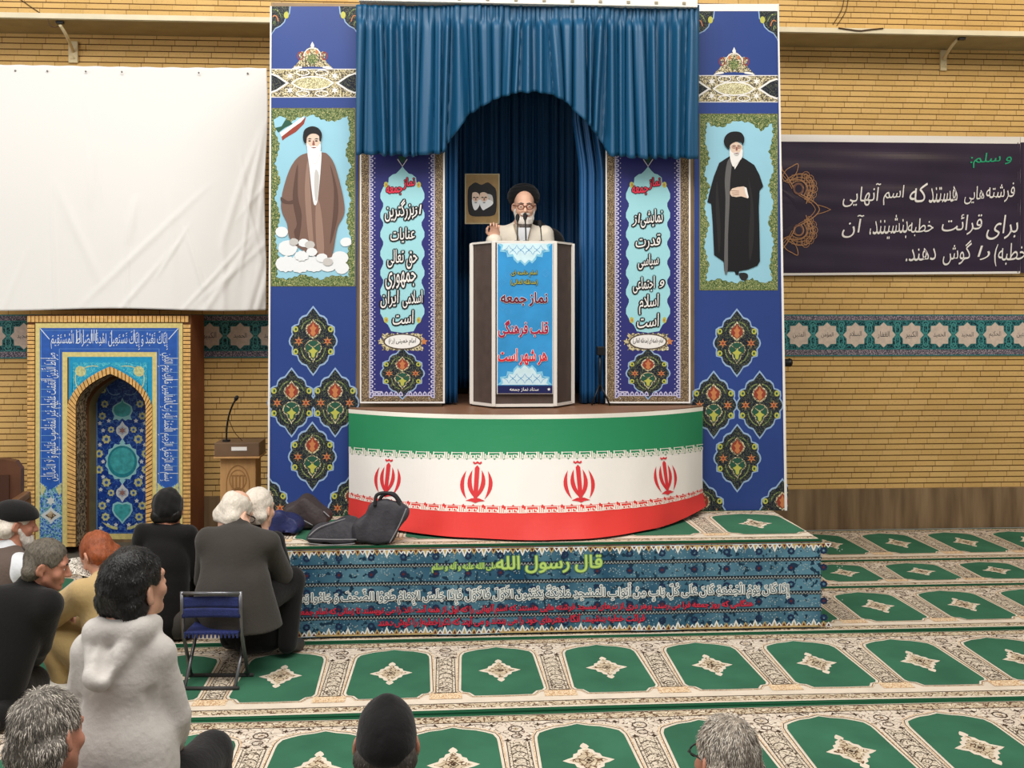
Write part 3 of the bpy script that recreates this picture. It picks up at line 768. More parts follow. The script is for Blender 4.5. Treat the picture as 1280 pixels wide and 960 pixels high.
def outer_banner(left):
    Y = YB
    if left: X0, X1, x0b, x1b, T, Bm = 338, 449, 335, 443, 8, 644.5
    else: X0, X1, x0b, x1b, T, Bm = 868, 973, 868, 984, 5, 638
    pr = banner_sheet('banner', Y, X0, T, X1, Bm, M_blue, 0.006, x0b, x1b)
    # white border edge and hem
    ex0, ex1 = (X0 + 0.8, x0b + 0.8) if left else (X1 - 0.8, x1b - 2.5)
    pr.poly([(ex0 - 1.0, T), (ex1 - 1.2, Bm), (ex1 + (1.2 if left else 2.2), Bm), (ex0 + 1.0, T)], M_hdr, 8)
    if not left: pr.poly(rect(X0, T, X1, T + 9), M_hdr, 2)
    mx = 390.5 if left else 917.5
    pr.clip = (X0 - 4, T, X1 + (0 if left else 12), Bm)
    # top corner ornaments
    for sg, cx in ((1, X0), (-1, X1)):
        top = T if left else T + 9
        c_ = [(0, 0), (24, 0), (23, 9), (19, 13), (17, 19), (12, 24), (6, 27), (2, 33), (0, 38)]
        pr.poly([(cx + sg * x * 1.06, top + y * 1.05) for x, y in c_], M_ltb, 1); pr.poly([(cx + sg * x, top + y) for x, y in c_], M_med, 2)
        pr.poly(circ(cx + sg * 20, top + 11, 3.2, 4.5, 10), M_yel, 3)
        for q in range(3): pr.stroke(bez((cx + sg * 3, top + 4 + q * 9), (cx + sg * (10 - q * 2), top + 2 + q * 6), (cx + sg * (14 - q * 4), top + 14 + q * 5), 6), 1.3, M_ora if q == 1 else M_greengold, 3, False)
    # crown motif
    by = 86 if left else 93
    cr = mirror([(0, -31), (3, -27), (7, -25), (9, -21), (13, -22), (17, -18), (15, -12), (18, -8), (24, -2), (26, 0), (14, -2), (0, -3)])
    pr.poly(shift(cr, mx, by), M_creamgold, 1)
    for sg in (1, -1):
        pr.stroke(circ(mx + sg * 15, by - 16, 3.4, 4.8, 10), 1.4, M_rust, 2); pr.poly(circ(mx + sg * 5.5, by - 21, 1.8, 2.6, 8), M_ora, 2)
        pr.poly(bez((mx + sg * 13, by - 3), (mx + sg * 22, by - 4), (mx + sg * 26, by + 1), 6) + [(mx + sg * 13, by - 1)], M_hdr, 2)
    pr.poly(star(mx, by - 12, 8, 5, 7), M_greengold, 2); pr.stroke(circ(mx, by - 14, 11, 12, 14, 190, 350), 1.2, M_hdr, 3, False)
    pr.poly(mirror([(0, -34), (2.4, -29), (0, -25)]) and shift(mirror([(0, -34), (2.4, -29), (0, -25)]), mx, by), M_hdr, 3)
    # cream cartouche band
    c0, c1 = (87, 121) if left else (95, 127); cy = (c0 + c1) / 2; hh = (c1 - c0) / 2
    pr.clip = (X0, T, X1 - 0.8, Bm)
    pr.poly(rect(X0, c0 - 1, X1, c1 + 1), M_hdr, 1); pr.poly(rect(X0, c0, X1, c1), M_creamgold, 2)
    for sg in (1, -1):
        ex = mx + sg * 53
        pr.poly(shift(mirror([(0, -13), (9, -10), (15, -6), (24, 0), (15, 6), (9, 10), (0, 13)]), ex, cy), M_hdr, 3)
        pr.poly(shift(mirror([(0, -11), (8, -8), (14, -4), (20, 0), (14, 4), (8, 8), (0, 11)]), ex, cy), M_med, 4)
        pr.poly(star(mx + sg * 28, cy - 9, 5, 2, 6), M_hdr, 3); pr.poly(star(mx + sg * 28, cy + 9, 5, 2, 6), M_hdr, 3)
        for yy in (-hh + 4, hh - 4): pr.stroke(circ(mx + sg * 12, cy + yy, 8, 3.4, 12), 1.2, M_hdr, 4)
    pr.poly(shift(mirror([(0, -9), (12, -8), (20, -5), (27, 0), (20, 5), (12, 8), (0, 9)]), mx, cy), M_hdr, 3)
    pr.poly(shift(mirror([(0, -7.4), (11, -6.4), (19, -4), (24, 0), (19, 4), (11, 6.4), (0, 7.4)]), mx, cy), arab('print_pale_gold', (216, 208, 162), (150, 140, 104), (226, 220, 184), 70, .05, .5), 4)
    # portrait frame
    f0, f1 = (135, 358) if left else (142, 363)
    fx0, fx1 = (338, 444.5) if left else (874, 973)
    pr.poly(rect(fx0, f0, fx1, f1), M_greengold, 1); pr.stroke(rect(fx0 + .6, f0 + .6, fx1 - .6, f1 - .6), 1.2, mat('print_olive', (120, 112, 70), 0.5), 2)
    ins = [(fx0 + 8, f0 + 12), (fx0 + 22, f0 + 22), (fx0 + 34, f0 + 12), (fx0 + 54, f0 + 9), (fx0 + 70, f0 + 17), (fx0 + 84, f0 + 16), (fx1 - 10, f0 + 10), (fx1 - 7, f0 + 34), (fx1 - 13, f0 + 56), (fx1 - 6, f0 + 74), (fx1 - 13, f0 + 92), (fx1 - 6, f0 + 116), (fx1 - 12, f0 + 140), (fx1 - 6, f0 + 164), (fx1 - 12, f0 + 190), (fx1 - 8, f1 - 12), (fx1 - 26, f1 - 14), (fx1 - 44, f1 - 9), (fx1 - 66, f1 - 15), (fx0 + 20, f1 - 9), (fx0 + 8, f1 - 12), (fx0 + 11, f0 + 190), (fx0 + 6, f0 + 160), (fx0 + 13, f0 + 136), (fx0 + 6, f0 + 112), (fx0 + 13, f0 + 90), (fx0 + 6, f0 + 70), (fx0 + 12, f0 + 48), (fx0 + 7, f0 + 30)]
    if not left: ins = [(fx0 + fx1 - x, y) for x, y in ins]
    pr.poly(wobble(ins, 1.3, 3.4), M_sky, 3)
    # small ribbon of green, white, red
    rb = lambda x, y: (x, y) if left else (fx0 + fx1 - x, y)
    o_ = 0 if left else 7
    for pts, m in (([(344, 160), (352, 152), (360, 150), (366, 155), (356, 160), (348, 166)], M_dgrn), ([(350, 166), (362, 158), (374, 149), (379, 146), (381, 149), (370, 158), (358, 168), (352, 171)], M_hdr), ([(352, 171), (366, 160), (376, 153), (383, 145), (380, 155), (370, 165), (358, 172), (353, 176)], M_rust)):
        pr.poly([rb(x, y + o_) for x, y in pts], m, 4)
    pr.poly([rb(x, y + o_) for x, y in ((342, 150), (350, 145), (358, 148), (352, 158), (344, 160))], M_sky, 5)
    pr.clip = (X0 - 4, T, X1 + (0 if left else 12), Bm)
    # medallions
    cs = [(391.5, 425.5), (364.5, 502.5), (419, 502.5), (390.5, 570), (332, 634), (440, 634)] if left else [(921, 428), (892, 505.5), (949.5, 505.5), (921.5, 572), (878, 640), (978, 640)]
    for cx, cy in cs: medallion(pr, cx, cy, 1.0 if left else 0.98, layer=1)
    o = pr.build('portrait_banner')
    # the printed figure
    g = Print(plane(Y), clip=(X0, T, X1, Bm), base=9)
    if left:
        z = lambda pts: [(330 + x / 4.0, 130 + y / 4.0) for x, y in pts]
        for cx, cy, r_ in ((120, 720, 46), (110, 800, 50), (180, 800, 56), (250, 800, 50), (320, 800, 46), (380, 770, 40), (90, 640, 30), (390, 820, 34), (410, 690, 26)): g.poly(z(wobble(circ(cx, cy, r_, r_ * .8, 12), 4, 12, cx)), M_cloud, 0)
        robe = catmull([(222, 245), (170, 268), (128, 330), (96, 430), (86, 500), (92, 545), (116, 600), (132, 680), (200, 735), (260, 760), (330, 768), (346, 740), (368, 620), (400, 556), (402, 500), (384, 410), (352, 300), (318, 252), (290, 243)], 4)
        g.poly(z(robe), M_brn, 1)
        for pts, m in (([(170, 300), (150, 400), (145, 490), (165, 600), (150, 640), (172, 690), (190, 560), (170, 460)], M_brn_d), ([(220, 280), (205, 420), (215, 600), (232, 720), (250, 740), (240, 560), (232, 420)], M_brn_l), ([(262, 480), (258, 600), (268, 740), (300, 752), (296, 620), (280, 500)], M_brn_l), ([(330, 300), (350, 420), (345, 560), (330, 700), (352, 640), (372, 540), (366, 420)], M_brn_d), ([(86, 465), (120, 486), (150, 480), (146, 500), (110, 500), (88, 490)], M_brn_d)):
            g.poly(z(catmull(pts, 3)), m, 2)
        g.poly(z(catmull([(218, 236), (240, 262), (268, 262), (288, 238), (284, 330), (276, 420), (266, 496), (250, 500), (238, 420), (228, 320)], 4)), M_cloud, 3)
        g.poly(z(catmull([(258, 330), (276, 360), (268, 470), (258, 480), (252, 400)], 3)), M_cloud2, 4)
        for cx, cy, r_ in ((150, 690, 22), (200, 695, 26), (230, 705, 24), (190, 760, 34), (240, 740, 26), (290, 770, 28), (320, 790, 24)): g.poly(z(wobble(circ(cx, cy, r_, r_ * .75, 10), 3, 9, cx)), M_cloud2 if r_ < 26 else M_cloud, 5)
        g.poly(z(catmull([(216, 160), (212, 200), (222, 226), (250, 246), (276, 228), (284, 196), (282, 160), (250, 140)], 4)), M_skin_p, 4)
        g.poly(z(catmull([(216, 196), (220, 240), (240, 282), (256, 300), (272, 276), (284, 236), (283, 200), (268, 214), (250, 210), (232, 214)], 4)), M_cloud, 5)
        g.poly(z(catmull([(200, 190), (196, 160), (206, 128), (240, 113), (272, 122), (290, 150), (286, 186), (278, 184), (276, 162), (258, 150), (232, 152), (216, 170), (212, 198)], 4)), M_blk, 6)
        for sx in (228, 262):
            g.poly(z([(sx - 11, 178), (sx + 2, 172), (sx + 13, 177), (sx + 1, 177)]), M_blk2, 6); g.poly(z(circ(sx + 1, 186, 7, 3.4, 8)), M_blk2, 6)
        g.poly(z([(246, 184), (252, 184), (256, 206), (249, 210), (242, 206)]), M_lip, 5); g.poly(z([(236, 219), (250, 216), (264, 219), (250, 223)]), M_lip, 6)
    else:
        z = lambda pts: [(740 + x / 4.364, 180 + y / 4.364) for x, y in pts]
        h = lambda pts: [(870 + x / 8.727, 140 + y / 8.727) for x, y in pts]
        g.poly(z(catmull([(800, 706), (812, 740), (836, 742), (850, 722), (838, 704)], 3)), M_blk2, 0); g.poly(z([(776, 690), (800, 690), (798, 714), (782, 714)]), M_blk, 0)
        robe = [(748, 68), (692, 104), (662, 180), (640, 260), (627, 318), (648, 326), (656, 430), (664, 606), (716, 642), (720, 694), (790, 696), (850, 684), (900, 664), (914, 640), (912, 500), (908, 350), (912, 256), (932, 232), (912, 170), (884, 116), (836, 84), (810, 70)]
        g.poly(z(robe), M_blk, 1)
        for pts, m in (([(736, 98), (762, 84), (752, 200), (748, 330), (740, 500), (738, 690), (720, 690), (722, 480), (726, 300), (722, 200)], M_greyr), ([(680, 200), (672, 320), (680, 480), (690, 600), (700, 500), (692, 340)], M_blk2), ([(850, 180), (862, 330), (852, 500), (858, 640), (880, 520), (878, 330)], M_blk2)): g.poly(z(catmull(pts, 3)), m, 2)
        g.poly(z([(750, 60), (768, 90), (776, 140), (800, 100), (822, 62), (790, 84)]), M_hdr, 3)
        hand = [(750, 262), (762, 244), (790, 236), (826, 232), (838, 250), (846, 290), (850, 298), (830, 292), (812, 286), (784, 290), (760, 286), (752, 276)]
        g.poly(z(hand), M_skin_p, 3)
        for q in range(3): g.stroke(z([(756 + q * 4, 256 + q * 12), (800, 258 + q * 9)]), 0.5, M_lip, 4, False)
        g.poly(z([(828, 234), (840, 240), (852, 292), (846, 298), (834, 270)]), M_hdr, 4)
        g.poly(h(catmull([(372, 350), (370, 410), (384, 450), (420, 480), (470, 470), (496, 430), (498, 370), (440, 330)], 4)), M_skin_p, 4)
        g.poly(h(catmull([(366, 410), (362, 470), (374, 540), (402, 600), (440, 560), (492, 510), (504, 450), (500, 410), (482, 420), (470, 446), (430, 440), (400, 448), (382, 436)], 4)), M_hdr, 5)
        g.poly(h(catmull([(404, 452), (436, 446), (468, 452), (452, 480), (420, 480)], 3)), M_cloud2, 6)
        g.poly(h(catmull([(352, 410), (318, 380), (298, 330), (312, 270), (360, 228), (420, 216), (480, 226), (516, 270), (520, 320), (502, 364), (492, 340), (470, 326), (420, 330), (380, 350), (360, 376)], 4)), M_blk, 7)
        for sx in (408, 462):
            g.stroke(h(circ(sx, 384, 22, 15, 12)), 0.45, M_rust, 7); g.poly(h(circ(sx, 384, 9, 4, 8)), M_blk2, 7); g.poly(h([(sx - 22, 366), (sx, 358), (sx + 20, 364), (sx, 365)]), M_cloud2, 7)
        g.poly(h([(432, 388), (444, 388), (448, 420), (436, 424), (426, 418)]), M_lip, 6); g.poly(h([(416, 452), (438, 448), (460, 452), (438, 458)]), M_lip, 7)
    g.build('portrait', o)
    return o
ob = outer_banner(True); tag(ob, 'tall blue banner printed with a standing bearded figure in a brown robe on clouds', 'banner', 'tall portrait banners beside the curtain')
ob = outer_banner(False); tag(ob, 'tall blue banner printed with a standing bearded figure in a black cloak and glasses', 'banner', 'tall portrait banners beside the curtain')

def inner_banner(left):
    Y = YB - 0.03
    X0, X1 = (450, 556) if left else (757, 863)
    T, Bm = 150, 504
    pr = banner_sheet('banner', Y, X0, T, X1, Bm, M_blue2)
    pr.clip = (X0, T, X1, Bm)
    mx = 503 if left else 810
    pr.poly(rect(X0, T, X0 + 1.6, Bm), M_hdr, 4); pr.poly(rect(X1 - 2.2, T, X1, Bm), M_hdr, 4); pr.poly(rect(X0, Bm - 2, X1, Bm), M_hdr, 4)
    pr.poly(rect(X0 + 1, T, X0 + 12, Bm - 2), M_browngold, 1); pr.poly(rect(X1 - 13, T, X1 - 1.8, Bm - 2), M_browngold, 1); pr.poly(rect(X0 + 1, Bm - 10, X1 - 1.8, Bm - 2), M_browngold, 1)
    y = T + 3
    while y < Bm - 8:
        for cx, sg in ((X0 + 12.5, 1), (X1 - 13.5, -1)):
            pr.poly([(cx - sg * 1, y - 3), (cx + sg * 3.2, y - 2), (cx + sg * 4.6, y), (cx + sg * 3.2, y + 2), (cx - sg * 1, y + 3)], M_lav, 2)
            pr.poly(circ(cx + sg * 1.4, y, 1.2, None, 6), M_blue2, 3); pr.poly(circ(cx + sg * 6.0, y + 3, 0.8, None, 5), M_lav, 2)
        y += 6.0
    x = X0 + 15
    while x < X1 - 13:
        pr.poly([(x - 3, Bm - 9), (x - 2, Bm - 13), (x, Bm - 15), (x + 2, Bm - 13), (x + 3, Bm - 9)], M_lav, 2); pr.poly(circ(x, Bm - 11.5, 1.2, None, 6), M_blue2, 3); x += 6
    # pale column with scalloped sides
    half = [(0, 208), (3, 212), (8, 217), (12, 218), (17, 222), (17.5, 228)]
    yy = 230.0
    while yy < 398:
        half += [(24, yy + 4), (27.5, yy + 12), (27.5, yy + 18), (24, yy + 24)]; yy += 24.0
    half += [(23, 402), (18, 406), (14, 414), (0, 416)]
    pr.poly([(mx + x_, y_) for x_, y_ in mirror(half)], M_aqua, 1)
    pr.stroke([(mx - 6, 199), (mx, 208), (mx + 6, 199)], 1.2, M_hdr, 2, False); pr.poly([(mx - 6, 195), (mx + 6, 195), (mx, 205)], M_dgrn, 1)
    for sg in (1, -1):
        for y_ in (231, 400): pr.poly(circ(mx + sg * 20.5, y_, 2.8, 4, 8), M_yel, 2); pr.poly(circ(mx + sg * 20, y_, 1.2, 1.8, 6), M_ora, 3)
    # oval plate
    pl_ = (mx, 427)
    pr.poly(wobble(rect(mx - 25, 417, mx + 25, 438), 1.4, 3), M_creamgold, 2); pr.poly(star(mx + 27, 427, 5, 2.4, 5), M_ora, 2); pr.poly(star(mx - 27, 427, 5, 2.4, 5), M_creamgold, 2)
    pr.poly(circ(mx, 427, 24, 10, 24), mat('print_plate_rim', (88, 74, 62), 0.5), 3); pr.poly(circ(mx, 427, 22, 8.5, 24), M_hdr, 4)
    medallion(pr, mx, 466, 0.92, 0.76, 1)
    for q in range(3): pr.poly(rect(mx - 37, 489 + q * 2.2, mx - 25 - q, 490.4 + q * 2.2), M_lav, 2)
    o = pr.build('slogan_banner')
    t_ = Print(plane(Y), base=5)
    H = (M_blk, 1.9); HR = (M_blk, 1.2)
    t_.text('نماز', mx + 8, 229, 15, M_red, 0, h=14, bold=0.03, halo=HR, shear=.2, rot=-8); t_.text('جمعه', mx - 10, 238, 20, M_red, 0, h=12, bold=0.03, halo=HR, shear=.2, rot=-6)
    L = [('از', 17, 264, 12, 14), ('بزرگترین', -4, 263, 34, 24), ('عنایات', 0, 294, 28, 17), ('حق', 11, 325, 13, 20), ('تعالی', -8, 323, 20, 20), ('جمهوری', -2, 350, 36, 19), ('اسلامی', 12, 374, 24, 19), ('ایران', -15, 374, 22, 19), ('است', 1, 397, 25, 15)] if left else \
        [('نمایشی', 4, 273, 26, 20), ('از', -14, 275, 10, 14), ('قدرت', 0, 303, 29, 17), ('سیاسی', 0, 327, 24, 17), ('و', 16, 355, 6, 8), ('اجتماعی', -5, 356, 26, 18), ('اسلام', 1, 380, 24, 22), ('است', 0, 401, 26, 15)]
    for s_, dx, y_, w_, h_ in L: t_.text(s_, mx + dx * 1.06, y_, w_ * 1.08, M_hdr, 0, h=h_ * 1.08, bold=0.008, halo=H, shear=.22, rot=-5)
    t_.text('امام خمینی (ره)' if left else 'امام خامنه ای (مدظله العالی)', mx, 427, 34 if left else 38, M_blk, 0, h=9, bold=0.012, shear=.15)
    t_.build('lettering', o)
    return o
ob = inner_banner(True); tag(ob, 'indigo slogan banner with pale scalloped column of words, left of the speaker', 'banner', 'narrow slogan banners flanking the speaker')
ob = inner_banner(False); tag(ob, 'indigo slogan banner with pale scalloped column of words, beside the tripod stand', 'banner', 'narrow slogan banners flanking the speaker')

# ------------------------------------------------------------------ curtains
def satin(name, c, r=0.42):
    k = NT(name); v = k.coord()
    k.b.inputs['Base Color'].default_value = lin(c); k.b.inputs['Roughness'].default_value = r
    k.b.inputs['Specular IOR Level'].default_value = 0.5; k.b.inputs['Sheen Weight'].default_value = 0.08; k.b.inputs['Sheen Roughness'].default_value = 0.4
    k.put(k.b, 'Sheen Tint', lin((80, 160, 210)))
    k.bump(k.noise(k.scaled(v, (30, 30, 2)), 3.0, 3.0), 0.12, 0.01)
    return k.m
M_val = satin('curtain_teal_satin', (12, 76, 112), 0.46); M_drape = satin('curtain_deep_blue', (16, 78, 128), 0.5)
rnd = random.Random(5)
def pleat_phase(x0, x1, n, seed):
    r = random.Random(seed); xs = [0.0]
    for i in range(n): xs.append(xs[-1] + r.uniform(0.5, 1.6))
    xs = [lerp(x0, x1, q / xs[-1]) for q in xs]; am = [r.uniform(0.5, 1.3) for _ in range(n + 1)]
    return xs, am
def pleat(x, xs, am, sharp=0.75):
    i = 0
    while i < len(xs) - 2 and x > xs[i + 1]: i += 1
    t = (x - xs[i]) / (xs[i + 1] - xs[i]); return am[i] * (0.5 - 0.5 * math.cos(2 * math.pi * (t + .12 * math.sin(2 * math.pi * t + i)))) ** (sharp * (.7 + .45 * (i * 7 % 5) / 2)) - 0.35
YV = YB - 0.16
vx0, vx1 = 446.0, 873.0
bot_pts = [(445, 192), (480, 194), (520, 195), (550, 193), (556, 190), (566, 172), (575, 157), (583, 147), (605, 131), (625, 122), (643, 117), (671, 116), (690, 120), (709, 129), (722, 143), (731, 153), (745, 166), (752, 178), (760, 194), (780, 196), (820, 198), (873, 199)]
def bot(u):
    for (a, p), (c, q) in zip(bot_pts, bot_pts[1:]):
        if a <= u <= c: return lerp(p, q, (u - a) / (c - a))
    return bot_pts[-1][1]
xs_, am_ = pleat_phase(vx0, vx1, 31, 3); xs2, am2 = pleat_phase(vx0, vx1, 62, 9)
def valance(s, t):
    u = lerp(vx0, vx1, s); pl1 = pleat(min(vx1, max(vx0, u + (5.0 * math.sin(u * .061) + 2.5 * math.sin(u * .17)) * (t - .3))), xs_, am_); pl2 = pleat(u, xs2, am2)
    v0 = 7.0; hd = 15.0; bb = bot(u) + 5.0 * pl1
    v = lerp(v0, bb, t)
    gz = min(1.0, max(0.0, (v - v0 - hd) / 14.0)); gz = gz * gz * (3 - 2 * gz)
    amp = lerp(0.0, 0.072, gz) * (0.8 + 0.35 * t)
    d = amp * pl1 + (0.016 * (1 - gz) + 0.004 * gz) * pl2 + 0.012 * math.sin(u * 0.045 + t * 2)
    uu = u + 1.4 * gz * math.sin(u * 0.2) * t
    p = at(uu, v, YV); p.y = YV - d - 0.02 * t * gz
    return p
b = MB(); b.grid(valance, 520, 34, M_val, True)
vo = b.build('valance_curtain', smooth=True); md = vo.modifiers.new('thickness', 'SOLIDIFY'); md.thickness = 0.006; md.offset = 1
tag(vo, 'teal satin valance curtain with gathered heading and arched hem over the pulpit', 'curtain')
b = MB(); rx0, rx1 = xat(449, YV), xat(870, YV); zr = zat(7.5, YV, 660)
b.box((rx0, YV - 0.05, zr), (rx1, YV + 0.10, zr + 0.055), mat('rail_white', (238, 232, 220), 0.5), 0.006)
for q in range(12):
    xq = lerp(rx0, rx1, (q + .5) / 12); b.box((xq - 0.012, YV - 0.056, zr + 0.016), (xq + 0.012, YV - 0.0505, zr + 0.034), mat('rail_clip', (150, 140, 120), 0.5))
for xq in (rx0 + .2, rx1 - .2): b.box((xq - .02, YV + 0.10, zr + .01), (xq + .02, YB + .019, zr + .045), mat('rail_clip', (150, 140, 120), 0.5))
tag(b.build('curtain_rail'), 'white curtain rail along the top of the teal valance', 'rail')
def drape(name, u0, u1, Y, v0, v1, seed, n, amp, nu, label, m, tail=None):
    xs, am = pleat_phase(u0, u1, n, seed); xq, aq = pleat_phase(u0, u1, int(n * 2.3), seed + 1)
    def fn(s, t):
        u = lerp(u0, u1, s); p = at(u, lerp(v0, v1, t), Y)
        p.y = Y - amp * (0.6 + 0.4 * t) * pleat(u, xs, am) - amp * 0.3 * pleat(u, xq, aq) - 0.02
        if tail: p.x += tail(u, lerp(v0, v1, t))
        return p
    b = MB(); b.grid(fn, nu, 24, m, True); o = b.build(name, smooth=True)
    md = o.modifiers.new('thickness', 'SOLIDIFY'); md.thickness = 0.005; md.offset = 1
    tag(o, label, 'curtain'); return o
YD = YBK - 0.12
drape('back_curtain', 552, 762, YD, 92, 485, 21, 19, 0.055, 260, 'deep blue pleated curtain hanging at the back of the speaker alcove', M_drape)
def tieR(u, v):
    t = min(1, max(0, (v - 150) / 60.0)); return -0.0 + 0.05 * t
drape('side_curtain', 716, 756, YB + 0.14, 120, 503, 33, 4, 0.05, 70, 'blue side curtain hanging right of the speaker behind the tripod', M_drape, tieR)
drape('side_curtain', 556, 577, YB + 0.14, 120, 503, 37, 4, 0.05, 60, 'blue side curtain hanging left of the speaker under the framed portrait', M_drape, lambda u, v: -0.03)

# framed portrait in the alcove
Yp = YB + 0.42
fr = empty('framed_portrait', (0, 0, 0))
pr = banner_sheet('x', Yp, 581, 217, 624.5, 280, mat('portrait_gilt', (150, 122, 78), 0.55, var=(20, 0.15)), 0.02)
pr.stroke(rect(581.8, 217.8, 623.8, 279.2), 1.6, mat('portrait_pale_edge', (176, 168, 136), 0.5), 1)
pr.build('mount', fr)
g = Print(plane(Yp), base=2); z = lambda pts: [(570 + (370 + (x - 370) * .92) / 11.3, 205 + (500 + (y - 500) * .92) / 11.3) for x, y in pts]
g.poly(z(catmull([(150, 360), (200, 280), (270, 240), (360, 276), (450, 238), (530, 290), (588, 380), (586, 680), (520, 752), (380, 760), (220, 756), (156, 680)], 3)), M_blk, 0)
for cx, w_, m in ((272, 56, 0), (400, 66, 1)):
    g.poly(z(catmull([(cx - w_, 420), (cx - 30, 392), (cx + 20, 396), (cx + w_, 440), (cx + w_ - 6, 540), (cx, 600), (cx - w_ + 4, 540)], 4)), M_skin_p, 1)
    g.poly(z(catmull([(cx - w_ - 2, 500), (cx - w_ + 4, 590), (cx - 20, 664), (cx + 20, 650), (cx + w_ + (50 if m else 0), 590), (cx + w_ + (70 if m else 4), 540), (cx + w_ - 4, 500), (cx + 24, 530), (cx, 536), (cx - 26, 530)], 4)), M_cloud, 2)
    for s_ in (-26, 24): g.poly(z(circ(cx + s_, 470, 20, 9, 8)), M_blk2, 3)
    g.poly(z([(cx - 6, 474), (cx + 8, 474), (cx + 12, 516), (cx - 12, 516)]), M_lip, 2); g.poly(z(circ(cx, 550, 22, 7, 8)), M_blk2, 3)
g.poly(z(catmull([(440, 420), (520, 440), (536, 560), (470, 600), (480, 500)], 3)), M_cloud2, 1)
g.build('picture', fr); tag(fr, 'small gilt framed portrait of two bearded men in turbans hung on the blue curtain', 'picture')

# ------------------------------------------------------------------ podium with poster
YQ = 7.20
pod = empty('podium', (0, 0, 0))
M_pd = mat('podium_brown', (82, 68, 62), 0.5, var=(14, 0.15)); M_pw_ = mat('podium_white_trim', (226, 220, 212), 0.4)
xl, xr = xat(617, YQ), xat(694, YQ); ztop = zat(301, YQ, 655); YQ2 = 7.42
wl, wr_ = xat(589.5, YQ2), xat(716, YQ2)
oc = [(xl, YQ), (xr, YQ), (wr_, YQ2), (wr_, 7.52), (wl, 7.52), (wl, YQ2)]
b = MB(); b.prism([(lerp((xl + xr) / 2, x, .985), y + .01) for x, y in oc], M_pd, ZPU + 0.03, ztop - 0.012, 'z'); b.build('cabinet', pod)
b = MB(); b.prism([(lerp((xl + xr) / 2, x, 1.0), y - 0.004) for x, y in oc], M_pw_, ztop - 0.014, ztop, 'z'); b.build('top', pod)
b = MB(); b.prism(oc, M_pw_, ZPU + 0.012, ZPU + 0.032, 'z')
for i in range(6):
    (x, y) = oc[i]
    b.box((x - 0.013, y - 0.009, ZPU + 0.015), (x + 0.013, y + 0.013, ztop - 0.005), M_pw_, 0.003)
b.build('trim', pod)
for i in (0, 1, 3, 4):
    b = MB(); x, y = oc[i]; b.box((lerp((xl + xr) / 2, x, .93) - .03, y + .02 * (1 if i < 2 else -2), ZPU), (lerp((xl + xr) / 2, x, .93) + .03, y + .06 * (1 if i < 2 else -.1), ZPU + 0.0125), M_blk)
b.build('foot_pad', pod)
tag(pod, 'angular dark brown podium with white metal edges on the pulpit', 'podium')
M_pb = mat('poster_blue', (52, 146, 206), 0.45, var=(6, 0.12)); M_pbl = mat('poster_pale', (206, 232, 240), 0.45, var=(20, 0.06)); M_nav = mat('poster_navy', (26, 30, 84), 0.5); M_dred = mat('poster_dark_red', (110, 22, 40), 0.5); M_pur = mat('poster_crimson', (168, 30, 62), 0.5); M_pred = mat('poster_red', (214, 40, 52), 0.5)
YPo = YQ - 0.012
pr = banner_sheet('p', YPo, 621, 303.5, 691.5, 492.5, M_hdr, 0.003)
pr.poly(rect(622, 304.5, 690.5, 491.5), M_pb, 1); pr.clip = (622, 304.5, 690.5, 491.5)
random.seed(4)
for i in range(26):
    cx, cy = random.uniform(624, 689), random.uniform(330, 460); pr.stroke(star(cx, cy, random.uniform(3, 7), random.uniform(2, 4), 4), 0.35, mat('poster_faint', (84, 164, 214), 0.5), 2)
for cy, sg in ((304.5, 1), (481, -1)):
    pr.poly([(656 + x, cy + sg * y) for x, y in mirror([(0, 28), (6, 22), (9, 25), (14, 20), (15, 16), (22, 17), (23, 11), (31, 10), (30, 4), (34.5, 0), (0, 0)])], mat('poster_mid', (134, 200, 228), 0.45), 2)
    pr.poly([(656 + x, cy + sg * y) for x, y in mirror([(0, 25), (5, 20), (9, 22), (13, 17), (15, 13), (20, 14), (21, 8), (29, 8), (27, 2), (30, 0), (0, 0)])], M_pbl, 3)
    for q in range(5): pr.stroke([(656 + (q - 2) * 10 + x, cy + sg * (8 + y)) for x, y in star(0, 0, 6, 3, 4)], 0.5, M_pb, 4)
pr.poly(rect(622, 482, 690.5, 491.5), M_nav, 5)
po = pr.build('poster'); tag(po, 'blue paper poster with red lettering fixed to the podium front', 'poster')
t_ = Print(plane(YPo), base=6); HW = (M_white, 0.9)
t_.text('امام خامنه ای', 655, 342, 32, M_yel, 0, h=8, bold=0.01, halo=(M_blk, .5)); t_.text('(مدظله العالی)', 655, 353, 33, M_yel, 0, h=7.5, bold=0.01, halo=(M_blk, .5))
t_.text('نماز جمعه', 655, 374, 58, M_dred, 0, h=17, bold=0.034, halo=HW); t_.text('قلب فرهنگی', 654, 411, 62, M_pur, 0, h=21, bold=0.034, halo=HW); t_.text('هر شهر است', 653, 446, 61, M_pred, 0, h=20, bold=0.034, halo=HW)
t_.text('ستاد نماز جمعه', 655, 487, 36, M_hdr, 0, h=5.5, bold=0.012); t_.poly(star(686, 486.5, 2.2, 1.1, 5), M_hdr, 0)
t_.build('lettering', po)
